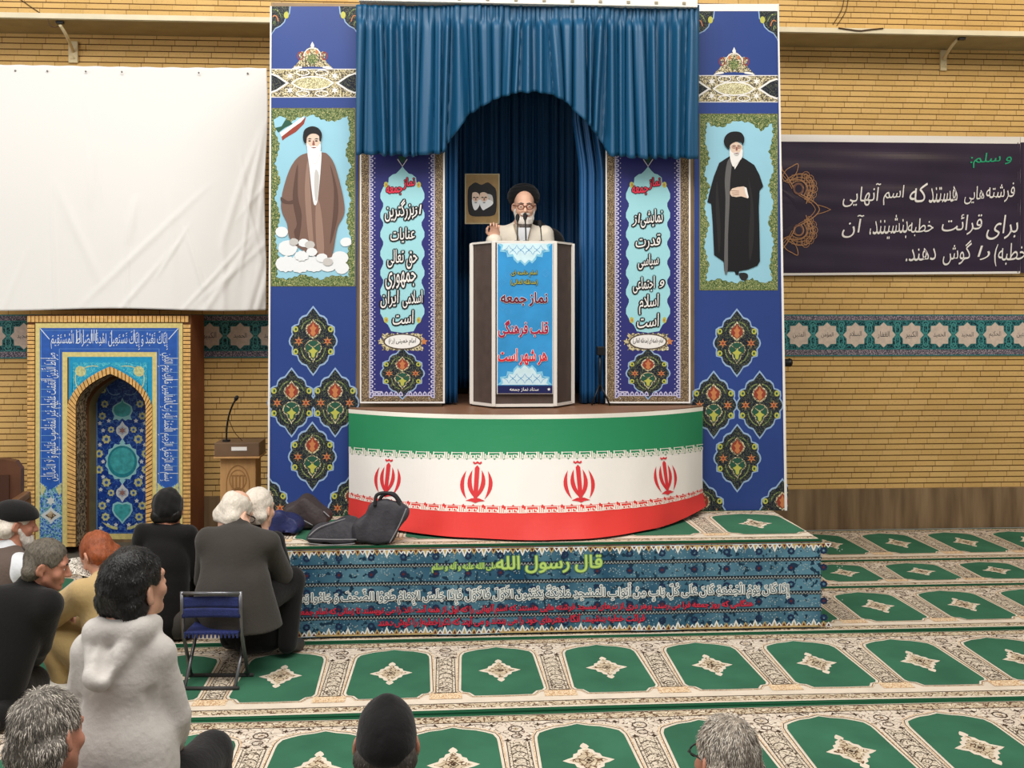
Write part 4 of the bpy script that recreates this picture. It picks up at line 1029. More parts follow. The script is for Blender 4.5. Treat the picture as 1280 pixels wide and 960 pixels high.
# microphones on the podium
M_mic = mat('mic_black', (22, 22, 24), 0.4); M_mesh = mat('mic_mesh', (30, 30, 32), 0.6, bump=(300, 0.6))
def goose(name, pts, r, label, cat='microphone', group=None, head=True, base=0.02):
    o = empty(name, (0, 0, 0)); tag(o, label, cat, group)
    b = MB(); p0 = Vector(pts[0]); b.prism([(p0.x + x, p0.y + y) for x, y in circ(0, 0, base, None, 14)], M_mic, p0.z, p0.z + 0.014, 'z'); b.build('base', o, smooth=False)
    b = MB(); b.tube(catmull3(pts), r, M_mic, 8); b.build('gooseneck', o, smooth=True)
    if head:
        a, c = Vector(pts[-2]), Vector(pts[-1]); d = (c - a).normalized()
        b = MB(); b.tube([c - d * .01, c + d * .004, c + d * .012, c + d * .035, c + d * .052, c + d * .06], [.006, .009, .013, .016, .012, .004], M_mesh, 12); b.build('head', o, smooth=True)
    return o
def catmull3(pts, n=6):
    P = [Vector(p) for p in pts]; r = []; N = len(P)
    for i in range(N - 1):
        p = [P[min(max(i + k, 0), N - 1)] for k in (-1, 0, 1, 2)]
        for j in range(n):
            t = j / n; r.append(0.5 * (2 * p[1] + (-p[0] + p[2]) * t + (2 * p[0] - 5 * p[1] + 4 * p[2] - p[3]) * t * t + (-p[0] + 3 * p[1] - 3 * p[2] + p[3]) * t ** 3))
    r.append(P[-1]); return r
def micpts(px, pyt, lean, Y=7.38):
    a = at(px, 300, Y); a.z = ztop; c = at(px + lean, pyt, Y + .06)
    return [a, a + (c - a) * .35 + Vector((0, -.015, 0)), a + (c - a) * .7 + Vector((0, -.01, 0)), c]
goose('microphone', micpts(646.5, 276, .5), .0045, 'thin black gooseneck microphone on the podium, nearer the raised hand', group='podium microphones')
goose('microphone', micpts(657.5, 275, -1), .0055, 'black gooseneck microphone in the middle of the podium under the beard', group='podium microphones')
goose('microphone', micpts(677, 283, -1.5), .004, 'short black gooseneck microphone at the podium end near the dark cloak', group='podium microphones')
# tripod stand right of the podium
st = empty('tripod_stand', (0, 0, 0)); Yt = 7.40; c0 = at(750, 500, Yt); cxx = c0.x
b = MB(); b.tube([(cxx, Yt, ZPU + .10), (cxx, Yt, zat(437, Yt, 750))], .009, M_mic, 10); b.build('pole', st, smooth=True)
for a in (90, 210, 330):
    b = MB(); b.tube([(cxx, Yt, ZPU + .16), (cxx + .075 * math.cos(R(a)), Yt + .075 * math.sin(R(a)), ZPU + .006)], .006, M_mic, 8); b.build('leg', st, smooth=True)
b = MB(); b.box((cxx - .024, Yt - .03, zat(444, Yt, 750)), (cxx + .03, Yt + .03, zat(433, Yt, 750)), M_mic, .006); b.build('clamp', st)
tag(st, 'slim black tripod stand beside the indigo banner right of the podium', 'stand')
# ------------------------------------------------------------------ prayer niche
YM, YN = 8.85, 9.325
mi = empty('prayer_niche', (at(137, 684, YM).x, YM, 0))
ORG = Vector(mi.location)
class PN(Print):
    pass
def mplane(Y, eps=0.0009):
    def fn(u, v, layer):
        p = at(u, v, Y); p.y = Y - eps * layer; return p - ORG
    return fn
M_soldier = mat('niche_brick', (218, 172, 104), 0.7, var=(30, 0.22)); M_joint = mat('niche_joint', (96, 58, 28), 0.85); M_terra = mat('niche_side_render', (150, 92, 58), 0.7, var=(4, 0.12))
M_creamt = mat('niche_cream_tile', (216, 200, 130), 0.4, var=(40, 0.12)); M_turq = arab('niche_turquoise', (34, 150, 190), (98, 190, 206), (56, 168, 196), 34, 0.03, 0.35)
M_insc = mat('niche_blue_tile', (46, 92, 176), 0.3, var=(24, 0.14)); M_inw = mat('niche_white_script', (216, 226, 240), 0.35); M_inl = mat('niche_pale_line', (118, 164, 216), 0.35)
M_cob = arab('niche_cobalt', (30, 66, 150), (70, 112, 180), (24, 56, 132), 26, 0.03, 0.3); M_car = arab('niche_carved_grey', (168, 150, 122), (92, 76, 58), (196, 176, 144), 22, 0.07, 0.7); M_oliv = mat('niche_olive', (134, 120, 74), 0.5, var=(10, 0.15))
M_medt = mat('niche_medallion_teal', (66, 164, 172), 0.35, var=(28, 0.25)); M_medl = mat('niche_medallion_edge', (150, 206, 214), 0.35); M_fl1 = mat('niche_flower_cream', (196, 196, 140), 0.4, var=(60, 0.25)); M_fl2 = mat('niche_flower_white', (206, 212, 214), 0.4)
BOT = 683.5
XO = (34, 239); 
def arch(wd0, wd1, spring, apex, mid=138.0, n=12, bottom=BOT):
    """inverted U opening outline from bottom left up over to bottom right"""
    l = [(wd0, bottom)] + bez((wd0, spring), (lerp(wd0, mid, .12), lerp(spring, apex, .62)), (mid, apex), n)
    r = bez((mid, apex), (lerp(wd1, mid, .12), lerp(spring, apex, .62)), (wd1, spring), n)[1:] + [(wd1, bottom)]
    return l + r
inner_a = arch(95, 182.5, 506, 467); outer_a = arch(84.5, 190.5, 508, 458)
# body: brick-built frame as a U-shaped block with the pointed opening through it
P0 = at(XO[0], 393, YM) - ORG; P1 = at(XO[1], 393, YM) - ORG; dz = YW - YM - 0.032
U = [(XO[0], BOT), (XO[0], 394), (XO[1], 394), (XO[1], BOT)]
opn = inner_a[::-1]
def block(name, m_front, m_side, outline_px, yf, yb, parent):
    b = MB(); fn = mplane(yf); A = [fn(u, v, 0) for u, v in outline_px]; Bk = [p + Vector((0, yb - yf, 0)) for p in A]
    tri = tessellate_polygon([[Vector((u, v, 0)) for u, v in outline_px]])
    b.mesh(A, tri, m_front); b.mesh(Bk, [t[::-1] for t in tri], m_side)
    n = len(A)
    for i in range(n): j = (i + 1) % n; b.poly([A[i], A[j], Bk[j], Bk[i]], m_side)
    return b
b = block('x', M_joint, M_terra, [(XO[0], BOT), (XO[0], 394), (XO[1], 394), (XO[1], BOT)] + opn, YM, YN - 0.002, mi); b.build('surround', mi)
# soldier bricks round the edge, each a small block in one course
b = MB(); fn = mplane(YM)
def brick_px(x0, y0, x1, y1, d=0.012):
    p = fn(x0, y1, 0); q = fn(x1, y0, 0); b.box((p.x, p.y - d, p.z), (q.x, p.y - 0.0003, q.z), M_soldier)
y = BOT - 5.0
while y > 404: 
    brick_px(34.8, y, 43.6, y + 4.0); brick_px(229.4, y, 238.4, y + 4.0); y -= 5.05
x = 34.8
while x < 236: brick_px(x, 395.0, min(x + 4.0, 238.4), 402.6); x += 5.05
b.build('brick_border', mi)
pr = Print(mplane(YM), base=4)
def Uband(x0, y0, x1, y1, a0, b0, a1, m, layer): pr.poly([(x0, BOT), (x0, y0), (x1, y0), (x1, BOT), (a1, BOT), (a1, b0), (a0, b0), (a0, BOT)], m, layer)
Uband(44.6, 404, 228.4, 404, 84.5, 446, 190.5, M_creamt, 0)
Uband(50, 410, 223.6, 410, 78, 440, 196.3, M_insc, 1)
for dx in (1.5, 24.5): 
    pr.stroke([(50 + dx, 668), (50 + dx, 411.5 + dx), (223.6 - dx, 411.5 + dx), (223.6 - dx, 668)], 0.7, M_inl, 2, False)
pr.stroke([(50.5, 410.5), (62, 424)], 1, M_inw, 2, False); pr.stroke([(223, 410.5), (211, 424)], 1, M_inw, 2, False)
# lower ornament of both side bands
for cx in (64, 210):
    pr.poly([(cx - 14, BOT), (cx - 14, 603), (cx - 8, 606), (cx, 612), (cx + 8, 606), (cx + 14, 603), (cx + 14, BOT)], arab('niche_lower_scroll', (48, 96, 176), (150, 190, 220), (92, 150, 150), 40, 0.05, 0.35), 3)
    pr.poly(shift(mirror([(0, -11), (4, -6), (9, -3), (13, 0), (9, 3), (4, 6), (0, 11)]), cx, 644), M_fl2, 4); pr.poly(shift(mirror([(0, -6), (4, -2), (7, 0), (4, 2), (0, 6)]), cx, 644), M_car, 5)
    pr.poly(star(cx, 626, 6, 3.4, 6), M_fl2, 4)
    for sg in (1, -1): pr.poly([(cx + sg * 13, 603), (cx + sg * 6, 610), (cx + sg * 11, 620), (cx + sg * 13, 616)], M_fl1, 4); pr.stroke(bez((cx + sg * 12, 624), (cx + sg * 2, 630), (cx + sg * 11, 638), 6), 1.4, M_inl, 4, False); pr.stroke(bez((cx + sg * 12, 650), (cx + sg * 2, 656), (cx + sg * 11, 666), 6), 1.4, M_inl, 4, False)
# spandrel
pr.poly([(84.5, 506), (84.5, 446), (190.5, 446), (190.5, 506)] + [p for p in outer_a if p[1] < 507][::-1], mat('niche_turquoise_plain', (30, 150, 196), 0.32, var=(30, .1)), 1)
pr.poly([(91, 496), (91, 453), (184, 453), (184, 496)] + [(x, y - 2.5) for x, y in outer_a if y < 494][::-1], M_turq, 2)
for cx, sg in ((101, 1), (174, -1)):
    pr.poly(wobble(circ(cx, 464, 6.5, 6, 10), 1, 3), M_fl1, 3); pr.stroke(bez((cx - sg * 6, 468), (cx - sg * 8, 480), (cx - sg * 2, 486), 6), 1.3, M_fl1, 3, False); pr.stroke(bez((cx + sg * 4, 460), (cx + sg * 14, 456), (cx + sg * 22, 458), 6), 1.1, M_fl1, 3, False)
pr.poly([(84.5, 447), (86.2, 447), (86.2, 506), (84.5, 506)], M_joint, 3)
pr.build('tile_facing', mi)
tx = Print(mplane(YM), base=8)
tx.text('إِيَّاكَ نَعْبُدُ وَ إِيَّاكَ نَسْتَعِينُ اهْدِنَا الصِّرَاطَ الْمُسْتَقِيمَ', 137, 425, 146, M_inw, 0, h=25, bold=0.0)
tx.text('بِسْمِ اللهِ الرَّحْمَنِ الرَّحِيمِ الْحَمْدُ لِلَّهِ رَبِّ الْعَالَمِينَ مَالِكِ يَوْمِ الدِّينِ', 210, 521, 160, M_inw, 0, h=25, bold=0.004, rot=90)
tx.text('صِرَاطَ الَّذِينَ أَنْعَمْتَ عَلَيْهِمْ غَيْرِ الْمَغْضُوبِ عَلَيْهِمْ وَ لَا الضَّالِّينَ', 64, 521, 160, M_inw, 0, h=25, bold=0.004, rot=-90)
for k_, (x, y0, y1) in enumerate([(96 + i * 4.3, 412, 428) for i in range(3)] + [(115 + i * 3, 412, 426) for i in range(3)] + [(168, 412, 426), (140, 413, 428)]): tx.stroke([(x, y0), (x, y1)], 0.8, M_inw, 0, False)
rnd = random.Random(2)
for cx, sg in ((64, -1), (210, 1)):
    for i in range(16):
        y = 446 + i * 9.8 + rnd.uniform(-2, 2); tx.stroke([(cx - sg * 2, y), (cx + sg * 13, y)] if sg > 0 else [(cx - 13, y), (cx + 2, y)], 0.7, M_inl if i % 3 else M_inw, 0, False)
tx.build('lettering', mi)
# brick arch ring
b = MB(); ia, oa = [p for p in inner_a], [p for p in outer_a]
def resample(P, n):
    L = [0]
    for a, c in zip(P, P[1:]): L.append(L[-1] + math.hypot(c[0] - a[0], c[1] - a[1]))
    out = []; j = 0
    for i in range(n + 1):
        t = L[-1] * i / n
        while j < len(L) - 2 and L[j + 1] < t: j += 1
        k_ = (t - L[j]) / (L[j + 1] - L[j]); out.append((lerp(P[j][0], P[j + 1][0], k_), lerp(P[j][1], P[j + 1][1], k_)))
    return out
NB = 92; ri, ro = resample(ia, NB), resample(oa, NB)
for i in range(NB):
    q = [(lerp(ri[i][0], ri[i + 1][0], .12), lerp(ri[i][1], ri[i + 1][1], .12)), (lerp(ri[i][0], ri[i + 1][0], .88), lerp(ri[i][1], ri[i + 1][1], .88)),
         (lerp(ro[i][0], ro[i + 1][0], .88), lerp(ro[i][1], ro[i + 1][1], .88)), (lerp(ro[i][0], ro[i + 1][0], .12), lerp(ro[i][1], ro[i + 1][1], .12))]
    A = [fn(u, v, 14) for u, v in q]; B_ = [fn(u, v, 0) for u, v in q]
    b.mesh(A + B_, [(0, 1, 2, 3), (0, 4, 5, 1), (1, 5, 6, 2), (2, 6, 7, 3), (3, 7, 4, 0)], M_soldier)
b.build('brick_arch', mi)
# recess: carved reveal, olive jambs, tiled back
def arch3(w0, w1, sp, ap, mid): return arch(w0, w1, sp, ap, mid, 12)
A0 = [mplane(YM)(u, v, 0) for u, v in inner_a]
A0 = [Vector(((A0[0].x + A0[-1].x) / 2 + (p.x - (A0[0].x + A0[-1].x) / 2) * .985, p.y, p.z * .994)) for p in A0]
A1 = [Vector((p.x, 9.10 - ORG.y, p.z)) for p in A0]
cx0 = (A0[0].x + A0[-1].x) / 2
A2 = [Vector((cx0 + (p.x - cx0) * .93, 9.10 - ORG.y, p.z * .98)) for p in A0]; A3 = [Vector((p.x, YN - 0.03 - ORG.y, p.z)) for p in A2]
b = MB()
for i in range(len(A0) - 1): b.poly([A0[i], A0[i + 1], A1[i + 1], A1[i]], M_car)
b.build('carved_reveal', mi)
b = MB()
for i in range(len(A0) - 1):
    b.poly([A1[i], A1[i + 1], A2[i + 1], A2[i]], M_joint); b.poly([A2[i], A2[i + 1], A3[i + 1], A3[i]], M_oliv)
b.build('jamb', mi)
YT = YN - 0.032
pr = Print(mplane(YT)); bx0 = 117; bx1 = 190; mb_ = pr.mb
q = [mplane(YT)(u, v, 0) for u, v in ((108, 684), (108, 440), (196, 440), (196, 684))]
mb_.poly(q, M_cob); mb_.poly([p + Vector((0, 0.02, 0)) for p in q][::-1], M_joint)
pr.poly(rect(110, 667, 194, 674), M_creamt, 2); pr.poly(rect(110, 674, 194, 684), M_marble, 1); pr.stroke(rect(121, 455, 187, 666), 1.2, M_inl, 1)
cxm = 153.0
pr.poly([(cxm + x, 512 + y) for x, y in mirror([(0, -15), (2, -10), (8, -7), (12, -4), (13, 2), (10, 8), (12, 13), (7, 12), (4, 14), (0, 11)])], M_medl, 2)
pr.poly([(cxm + x * .84, 512 + y * .84) for x, y in mirror([(0, -15), (2, -10), (8, -7), (12, -4), (13, 2), (10, 8), (5, 10), (0, 11)])], M_medt, 3)
for yy in (538, 616):
    pr.poly(shift(mirror([(0, -12), (3, -7), (7, -4), (8, 0), (7, 4), (3, 7), (0, 12)]), cxm, yy), M_fl2, 2); pr.poly(star(cxm, yy, 4.4, 2.6, 6), mat('niche_rose', (150, 110, 104), .4), 3); pr.stroke(star(cxm, yy, 5.6, 3.6, 6), .5, M_insc, 4)
pr.poly(star(cxm, 577, 22, 19.5, 14, sy=1.12), M_medl, 2); pr.poly(circ(cxm, 577, 18.5, 20, 26), mat('niche_medallion_deep', (34, 130, 146), .35, var=(30, .2)), 3); pr.poly(circ(cxm, 576, 15.5, 16.5, 26), M_medt, 4)
pr.poly([(cxm, 548), (cxm + 4, 554), (cxm - 4, 554)], M_medl, 2); pr.poly([(cxm, 606), (cxm + 4, 600), (cxm - 4, 600)], M_medl, 2)
pr.poly([(cxm + x, 638 + y) for x, y in mirror([(0, -9), (6, -11), (12, -8), (13, 0), (10, 6), (4, 12), (0, 17)])], M_medl, 2); pr.poly([(cxm + x * .82, 638 + y * .82) for x, y in mirror([(0, -9), (6, -10), (12, -8), (13, 0), (10, 6), (4, 12), (0, 17)])], M_medt, 3)
rnd = random.Random(8)
for dx, yy, r_ in ((22, 505, 5), (-22, 505, 5), (25, 520, 5), (-25, 520, 5), (14, 537, 4.4), (-14, 537, 4.4), (20, 549, 6), (-20, 549, 6), (-29, 567, 5.5), (29, 567, 5.5), (-29, 587, 5.5), (29, 587, 5.5), (-20, 603, 6), (20, 603, 6), (14, 616, 4.6), (-14, 616, 4.6), (25, 632, 5.5), (-25, 632, 5.5), (21, 646, 5.5), (-21, 646, 5.5), (24, 488, 4), (-24, 488, 4)):
    pr.poly(star(cxm + dx, yy, r_, r_ * .78, 7), M_fl1, 2); pr.poly(star(cxm + dx, yy, r_ * .45, r_ * .3, 6), M_insc, 3)
for dx, yy in ((28, 529), (-28, 529), (17, 526), (-17, 526), (24, 538), (-24, 538), (28, 556), (-28, 556), (-24, 577), (24, 577), (24, 596), (-24, 596), (27, 612), (-27, 612), (18, 626), (-18, 626), (8, 656), (-8, 656), (18, 656), (-18, 656), (27, 660), (-27, 660)): pr.poly(star(cxm + dx, yy, 3, 1.7, 5), M_fl2, 2)
for sg in (1, -1):
    pr.poly([(cxm + sg * x, y) for x, y in bez((6, 662), (16, 662), (26, 652), 6) + bez((26, 652), (18, 656), (6, 659), 6)], M_fl1, 3); pr.stroke([(cxm + sg * x, y) for x, y in bez((3, 492), (16, 498), (20, 484), 6)], 1, M_inl, 2, False)
pr.build('tiled_back', mi)
tag(mi, 'brick framed prayer niche faced with blue lettered tiles under the white sheet', 'prayer niche')

# ------------------------------------------------------------------ white sheet on the left wall
def cloth_white():
    k = NT('white_sheet'); v = k.coord(); k.b.inputs['Base Color'].default_value = lin((236, 234, 231)); k.b.inputs['Roughness'].default_value = 0.75; k.b.inputs['Specular IOR Level'].default_value = 0.15
    k.bump(k.noise(v, 5.0, 5.0), 0.12, 0.02); return k.m
M_sheet = cloth_white(); YS = 8.78
rnd = random.Random(12)
wr = []
for i in range(26):
    s = 1 - rnd.random() ** 1.6 * .95; t = rnd.uniform(.3, 1.0); wr.append((s, t, rnd.uniform(-.35, .9), rnd.uniform(.1, .3), rnd.uniform(.006, .016), rnd.uniform(.006, .013) * (.35 + s)))
wr += [(.34, .85, -.02, .45, .004, .008), (.57, .9, -.02, .3, .004, .008), (.955, .55, .12, .35, .006, .016)]
def sheetfn(s, t):
    u = lerp(-70, 333.5 - 1.5 * t + 1.4 * math.sin(t * 9), s); v = lerp(80 + 5 * s + .7 * math.sin(s * 40) ** 2, 387 + 1.5 * math.sin(s * 9), t)
    p = at(u, v, YS); d = 0.0
    for cs, ct, sl, ln, wd, am in wr:
        a = (s - cs) + sl * (t - ct); l = (t - ct) / ln
        if abs(l) < 1: d += am * math.exp(-(a / wd) ** 2) * (1 - l * l)
    p.y = YS - d - 0.010 * math.sin(s * 7 + t * 2) - .008 * math.sin(t * 6 - s * 3)
    return p
b = MB(); b.grid(sheetfn, 240, 120, M_sheet, True); so = b.build('white_sheet', smooth=True)
md = so.modifiers.new('thickness', 'SOLIDIFY'); md.thickness = 0.004; md.offset = 1
tag(so, 'large plain white cloth sheet stretched over the brick wall above the prayer niche', 'sheet')
for u in (20, 60, 108, 153, 249, 310):
    b = MB(); p = at(u, 84 + u * .012, YS); b.ball((p.x, p.y - .016, p.z - .03), .008, mat('pin_grey', (120, 116, 110), .4), 8); b.build('pin', so)
# ------------------------------------------------------------------ purple wall banner
M_purp = mat('banner_plum', (44, 30, 54), 0.32, spec=0.5, var=(2.0, 0.2)); M_purl = mat('banner_plum_wave', (66, 52, 72), 0.34, spec=0.5); M_bronze = mat('print_bronze_line', (176, 130, 92), 0.5); M_grn = mat('print_green_word', (30, 156, 112), 0.5)
YPB = YW - 0.05
def plumfn(u, v, layer):
    p = at(u, v, YPB); h = (v - 170) / 175.0
    p.y = YPB - 0.0011 * layer - 0.0034 * math.sin(v * 0.16 + .9 * math.sin(u * .011)) - 0.0016 * math.sin(v * .31 - u * .02) - .002 * math.sin(u * .05)
    return p
pr = Print(plumfn)
for i in range(34):
    for j in range(60):
        u0, u1 = lerp(962, 1275.2, i / 34), lerp(962, 1275.2, (i + 1) / 34); top0, top1 = lerp(168, 171, i / 34), lerp(168, 171, (i + 1) / 34); b0, b1 = lerp(344.5, 342, i / 34), lerp(344.5, 342, (i + 1) / 34)
        q = [(u0, lerp(top0, b0, (j + 1) / 60)), (u1, lerp(top1, b1, (j + 1) / 60)), (u1, lerp(top1, b1, j / 60)), (u0, lerp(top0, b0, j / 60))]
        pr.mb.poly([plumfn(a, c, 0) for a, c in q], M_hdr if j < 3 or (j == 59) else M_purp)
pr.stroke([(1272.5, 178), (1272.5, 341)], 1.0, M_purl, 2, False)
o = pr.build('wall_banner', smooth=True); tag(o, 'dark plum wall banner with white handwriting and a bronze rosette', 'banner', )
g = Print(plumfn, clip=(976, 176, 1270, 341), base=5)
cx, cy = 972, 262
g.poly(circ(cx, cy, 24, 26, 24), M_purp, 0)
for a in range(-90, 91, 45):
    ca, sa = math.cos(R(a)), math.sin(R(a))
    def rt(x, y): return (cx + x * ca - y * sa, cy + x * sa + y * ca)
    if a in (-45, 45):
        for r_ in (9, 13, 18, 23): g.stroke([rt(34 + r_ * math.cos(R(t)), r_ * .8 * math.sin(R(t))) for t in range(-90, 91, 15)], 0.9, M_bronze, 1, False)
        for t in range(-80, 81, 20): g.stroke([rt(34 + q[0], q[1]) for q in star(18 * math.cos(R(t)), 15 * math.sin(R(t)), 5.0, 3.2, 4)], 0.6, M_bronze, 1)
        g.stroke([rt(x, y) for x, y in bez((30, -20), (66, 0), (30, 20), 10)], 1, M_bronze, 1, False)
    else:
        g.stroke([rt(x, y) for x, y in bez((22, -22), (50, -10), (52, 0), 8) + bez((52, 0), (50, 10), (22, 22), 8)], 1.2, M_bronze, 1, False)
        g.stroke([rt(x, y) for x, y in bez((48, -6), (58, -4), (66, 0), 6) + bez((66, 0), (58, 4), (48, 6), 6)], 0.8, M_bronze, 1, False)
        g.stroke([rt(x, y) for x, y in bez((26, -18), (44, -9), (47, 0), 8) + bez((47, 0), (44, 9), (26, 18), 8)], .8, M_bronze, 1, False)
for sg in (1, -1):
    lf = [(0, 0), (4, -9), (12, -14), (19, -17), (18, -8), (13, 0), (6, 6)]
    g.stroke(catmull([(cx + 6 + x, cy + sg * (-40 + y)) for x, y in lf], 4), 1.0, M_bronze, 1)
    for q in range(6):
        a = R(-62 + q * 21 * 1.0); ox, oy = cx + 26 + 19 * math.cos(a), cy - sg * 26 + 19 * math.sin(a) * sg
        g.stroke(circ(ox, oy, 4.6, None, 10), 0.7, M_bronze, 1); g.stroke(circ(ox, oy, 2.2, None, 8), 0.6, M_bronze, 1)
    g.poly(circ(cx + 26, cy - sg * 26, 7, 8, 12), mat('print_bronze_dark', (120, 82, 66), .5), 1); g.poly(circ(cx + 26, cy - sg * 26, 4.4, 5.2, 12), M_purp, 2)
g.build('rosette', o)
t_ = Print(plumfn, base=6)
t_.text('و سلم:', 1238, 200, 52, M_grn, 0, h=18, bold=0.006, shear=.2, rot=-3)
for words, y in (([('فرشته', 1250, 241, 36, 24), ('هایی', 1217, 244, 25, 22), ('هستند', 1178, 243, 36, 20), ('که', 1148, 241, 24, 24), ('اسم', 1117, 244, 28, 24), ('آنهایی', 1077, 244, 50, 28)], 0),
                 ([('برای', 1252, 284, 40, 30), ('قرائت', 1202, 281, 52, 26), ('خطبه', 1150, 284, 32, 22), ('بنشینند،', 1110, 284, 48, 30), ('آن', 1066, 283, 30, 28)], 0),
                 ([('خطبه)', 1262, 318, 40, 28), ('را', 1229, 316, 16, 18), ('گوش', 1196, 316, 38, 30), ('دهند.', 1150, 318, 38, 16)], 0)):
    t_.build('lettering', o); t_ = Print(plumfn, base=6)
    for s_, x, yy, w_, h_ in words: t_.text(s_, x, yy, w_, M_hdr, 0, h=h_, bold=0.0, shear=.25, rot=-3)
t_.build('lettering', o)
pr = banner_sheet('w', YW - 0.042, 1275.6, 171, 1420, 341, M_purp)
pr.poly(rect(1275.6, 171, 1420, 178), M_hdr, 1); pr.stroke(rect(1279, 179, 1418, 339), 1, M_purl, 1)
o2 = pr.build('wall_banner'); tag(o2, 'second plum wall banner, its pale edge just entering at the right border', 'banner')
t_ = Print(plane(YW - 0.04), base=2); t_.text('ند', 1288, 243, 16, M_hdr, 0, h=14, bold=.004, shear=.2); t_.build('lettering', o2)
# ------------------------------------------------------------------ brackets, wires, wall spot
M_pipe = mat('bracket_cream', (222, 206, 166), 0.5)
def bracket(u, v0, v1, lean, label, wide=.03):
    o = empty('wall_bracket', (0, 0, 0)); tag(o, label, 'bracket', 'brackets under the high ledge')
    top = at(u + lean, v0, YL + .06); w1 = at(u, v1 - 10, YW - .03); w2 = at(u, v1, YW - .03)
    b = MB(); b.tube(catmull3([top, at(u + lean * .45, lerp(v0, v1, .35), 9.05), w1, w2], 6), [.014] * 18 + [.02], M_pipe, 10); b.build('strut', o, smooth=True)
    b = MB(); p = w2; b.box((p.x - wide, YW - .028, p.z - .03), (p.x + wide, YW - .001, p.z + .16), M_pipe, .006); b.build('wall_plate', o)
    b = MB(); b.box((top.x - .03, top.y - .02, zl - .028), (top.x + .03, top.y + .02, zl - .007), M_mic, .004); b.build('clip', o)
    return o
bracket(1180, 43, 84, 22, 'cream bent bracket under the ledge above the plum banner'); bracket(91, 31, 74, -16, 'cream bent bracket under the ledge above the white sheet', .04)
M_wire = mat('wire_brown', (70, 48, 30), .6)
def wire(label, pts, r=.004):
    b = MB(); b.tube(catmull3(pts, 6), r, M_wire, 6); tag(b.build('wire', smooth=True), label, 'wire', 'loose wires at the ledge')
wire('brown wire slanting down the bricks to the bracket above the white sheet', [at(15, -8, YW - .006), at(45, 13, YW - .006), at(60, 22, YW - .01), at(74, 28, YL + .1)])
wire('short brown wire crossing the bricks at the upper left corner', [at(-12, 10, YW - .006), at(2, 19, YW - .006), at(10, 24, YW - .006)])
wire('thin looped wire hanging by the bracket above the white sheet', [at(60, 24, YL - .008), at(62, 31, YL - .01), at(67, 34, YL - .01), at(73, 33, YL + .005)])
wire('thin brown wire hanging down the bricks above the ledge, nearer the banner', [at(1056, -8, YW - .006), at(1052, 12, YW - .006), at(1041, 31, YW - .006)], .003)
wire('thin brown wire hanging down the bricks above the ledge, farther from the banner', [at(1061, -8, YW - .006), at(1057, 14, YW - .006), at(1046, 32, YW - .006)], .003)
wire('dark cable lying along the edge of the ledge over the plum banner', [at(1048, 35, YL - .008), at(1062, 37, YL - .01), at(1075, 38.5, YL - .01), at(1088, 37, YL - .01), at(1104, 35.5, YL - .008)], .006)
sp = empty('wall_spotlight', (0, 0, 0)); p = at(982, 453.5, 9.05)
b = MB(); b.tube([p + Vector((-.12, 0, 0)), p + Vector((.02, 0, 0)), p + Vector((.04, 0, .003)), p + Vector((.055, 0, .003))], [.032, .036, .04, .03], M_mic, 14); b.build('housing', sp, smooth=False)
b = MB(); b.tube([p + Vector((-.04, 0.01, 0)), p + Vector((-.04, YW - p.y, 0))], .014, M_mic, 8); b.build('arm', sp)
tag(sp, 'small black wall spotlight poking out from behind the tall banner', 'spotlight')
# ------------------------------------------------------------------ wooden lectern
YLc = 8.0
def lectern():
    c = at(297, 600, YLc); o = empty('lectern', (c.x, YLc, 0))
    Mw = mat('lectern_oak', (186, 142, 92), 0.5, var=(4, 0.15), stretch=(6, 6, 1)); Mwd = mat('lectern_top', (110, 86, 66), 0.4, var=(6, .15)); Mc = mat('lectern_carving', (150, 108, 64), .6)
    s = 1300 / (YLc / ray(297, 400).y)
    zt, ztb, ztw = zat(553, YLc, 297), zat(568, YLc, 297), zat(572, YLc, 297)
    hw = 0.5 * (321 - 266) / s * 1.0
    b = MB(); b.box((-hw * .80, 0.012, 0.08), (hw * .80, .24, ztw - .004), Mw, .006); b.build('column', o)
    b = MB(); b.box((-hw * 1.02, -.04, 0), (hw * 1.02, .27, .08), Mw, .008); b.build('plinth', o)
    b = MB(); b.box((-hw, -.03, ztw + .012), (hw, .26, zt), Mwd, .006); b.build('desk', o)
    b = MB(); b.box((-hw * 1.03, -.04, ztw - .003), (hw * 1.03, .27, ztw + .012), Mw, .004); b.build('ledge', o)
    b = MB(); b.box((-.04, -.034, zt - .058), (.075, -.0305, zt - .03), M_hdr); b.build('name_plate', o)
    b = Print(lambda u, v, l: Vector((u, 0.011 - .002 * l, v)))
    zc = ztw - .20
    b.stroke([(-.085, zc - .17), (-.085, zc + .02)] + bez((-.085, zc + .02), (-.07, zc + .13), (0, zc + .14), 8) + bez((0, zc + .14), (.07, zc + .13), (.085, zc + .02), 8) + [(.085, zc - .17)], .007, Mc, 1, False)
    b.stroke([(x * .11, zc + y * .13 - .06) for x, y in [(-.5, .95), (.5, .95)]], .008, Mc, 1, False)
    for x in (-.04, -.013, .013, .04): b.stroke([(x, zc + .06), (x, zc - .03)], .009, Mc, 1, False)
    b.stroke(circ(0, zc - .06, .05, .03, 14), .007, Mc, 1); b.stroke(circ(0, zc + .03, .062, .075, 18), .006, Mc, 1)
    for x in (-.03, 0, .03): b.stroke(circ(x, zc - .06, .014, .02, 8), .005, Mc, 1)
    b.build('carved_emblem', o)
    tag(o, 'small oak lectern with dark desk and carved emblem by the brick wall', 'lectern')
    return o, zt, c
lo, lz, lc = lectern()
m0 = at(283, 552, YLc + .06); m0.z = lz; m1 = at(286, 520, YLc + .04); m2 = at(290, 508, YLc); m3 = at(294, 500.5, YLc - .06)
goose('microphone', [m0, at(283.5, 535, YLc + .06), m1, m2, m3], .007, 'black gooseneck microphone bending over the oak lectern', group=None, base=.03)
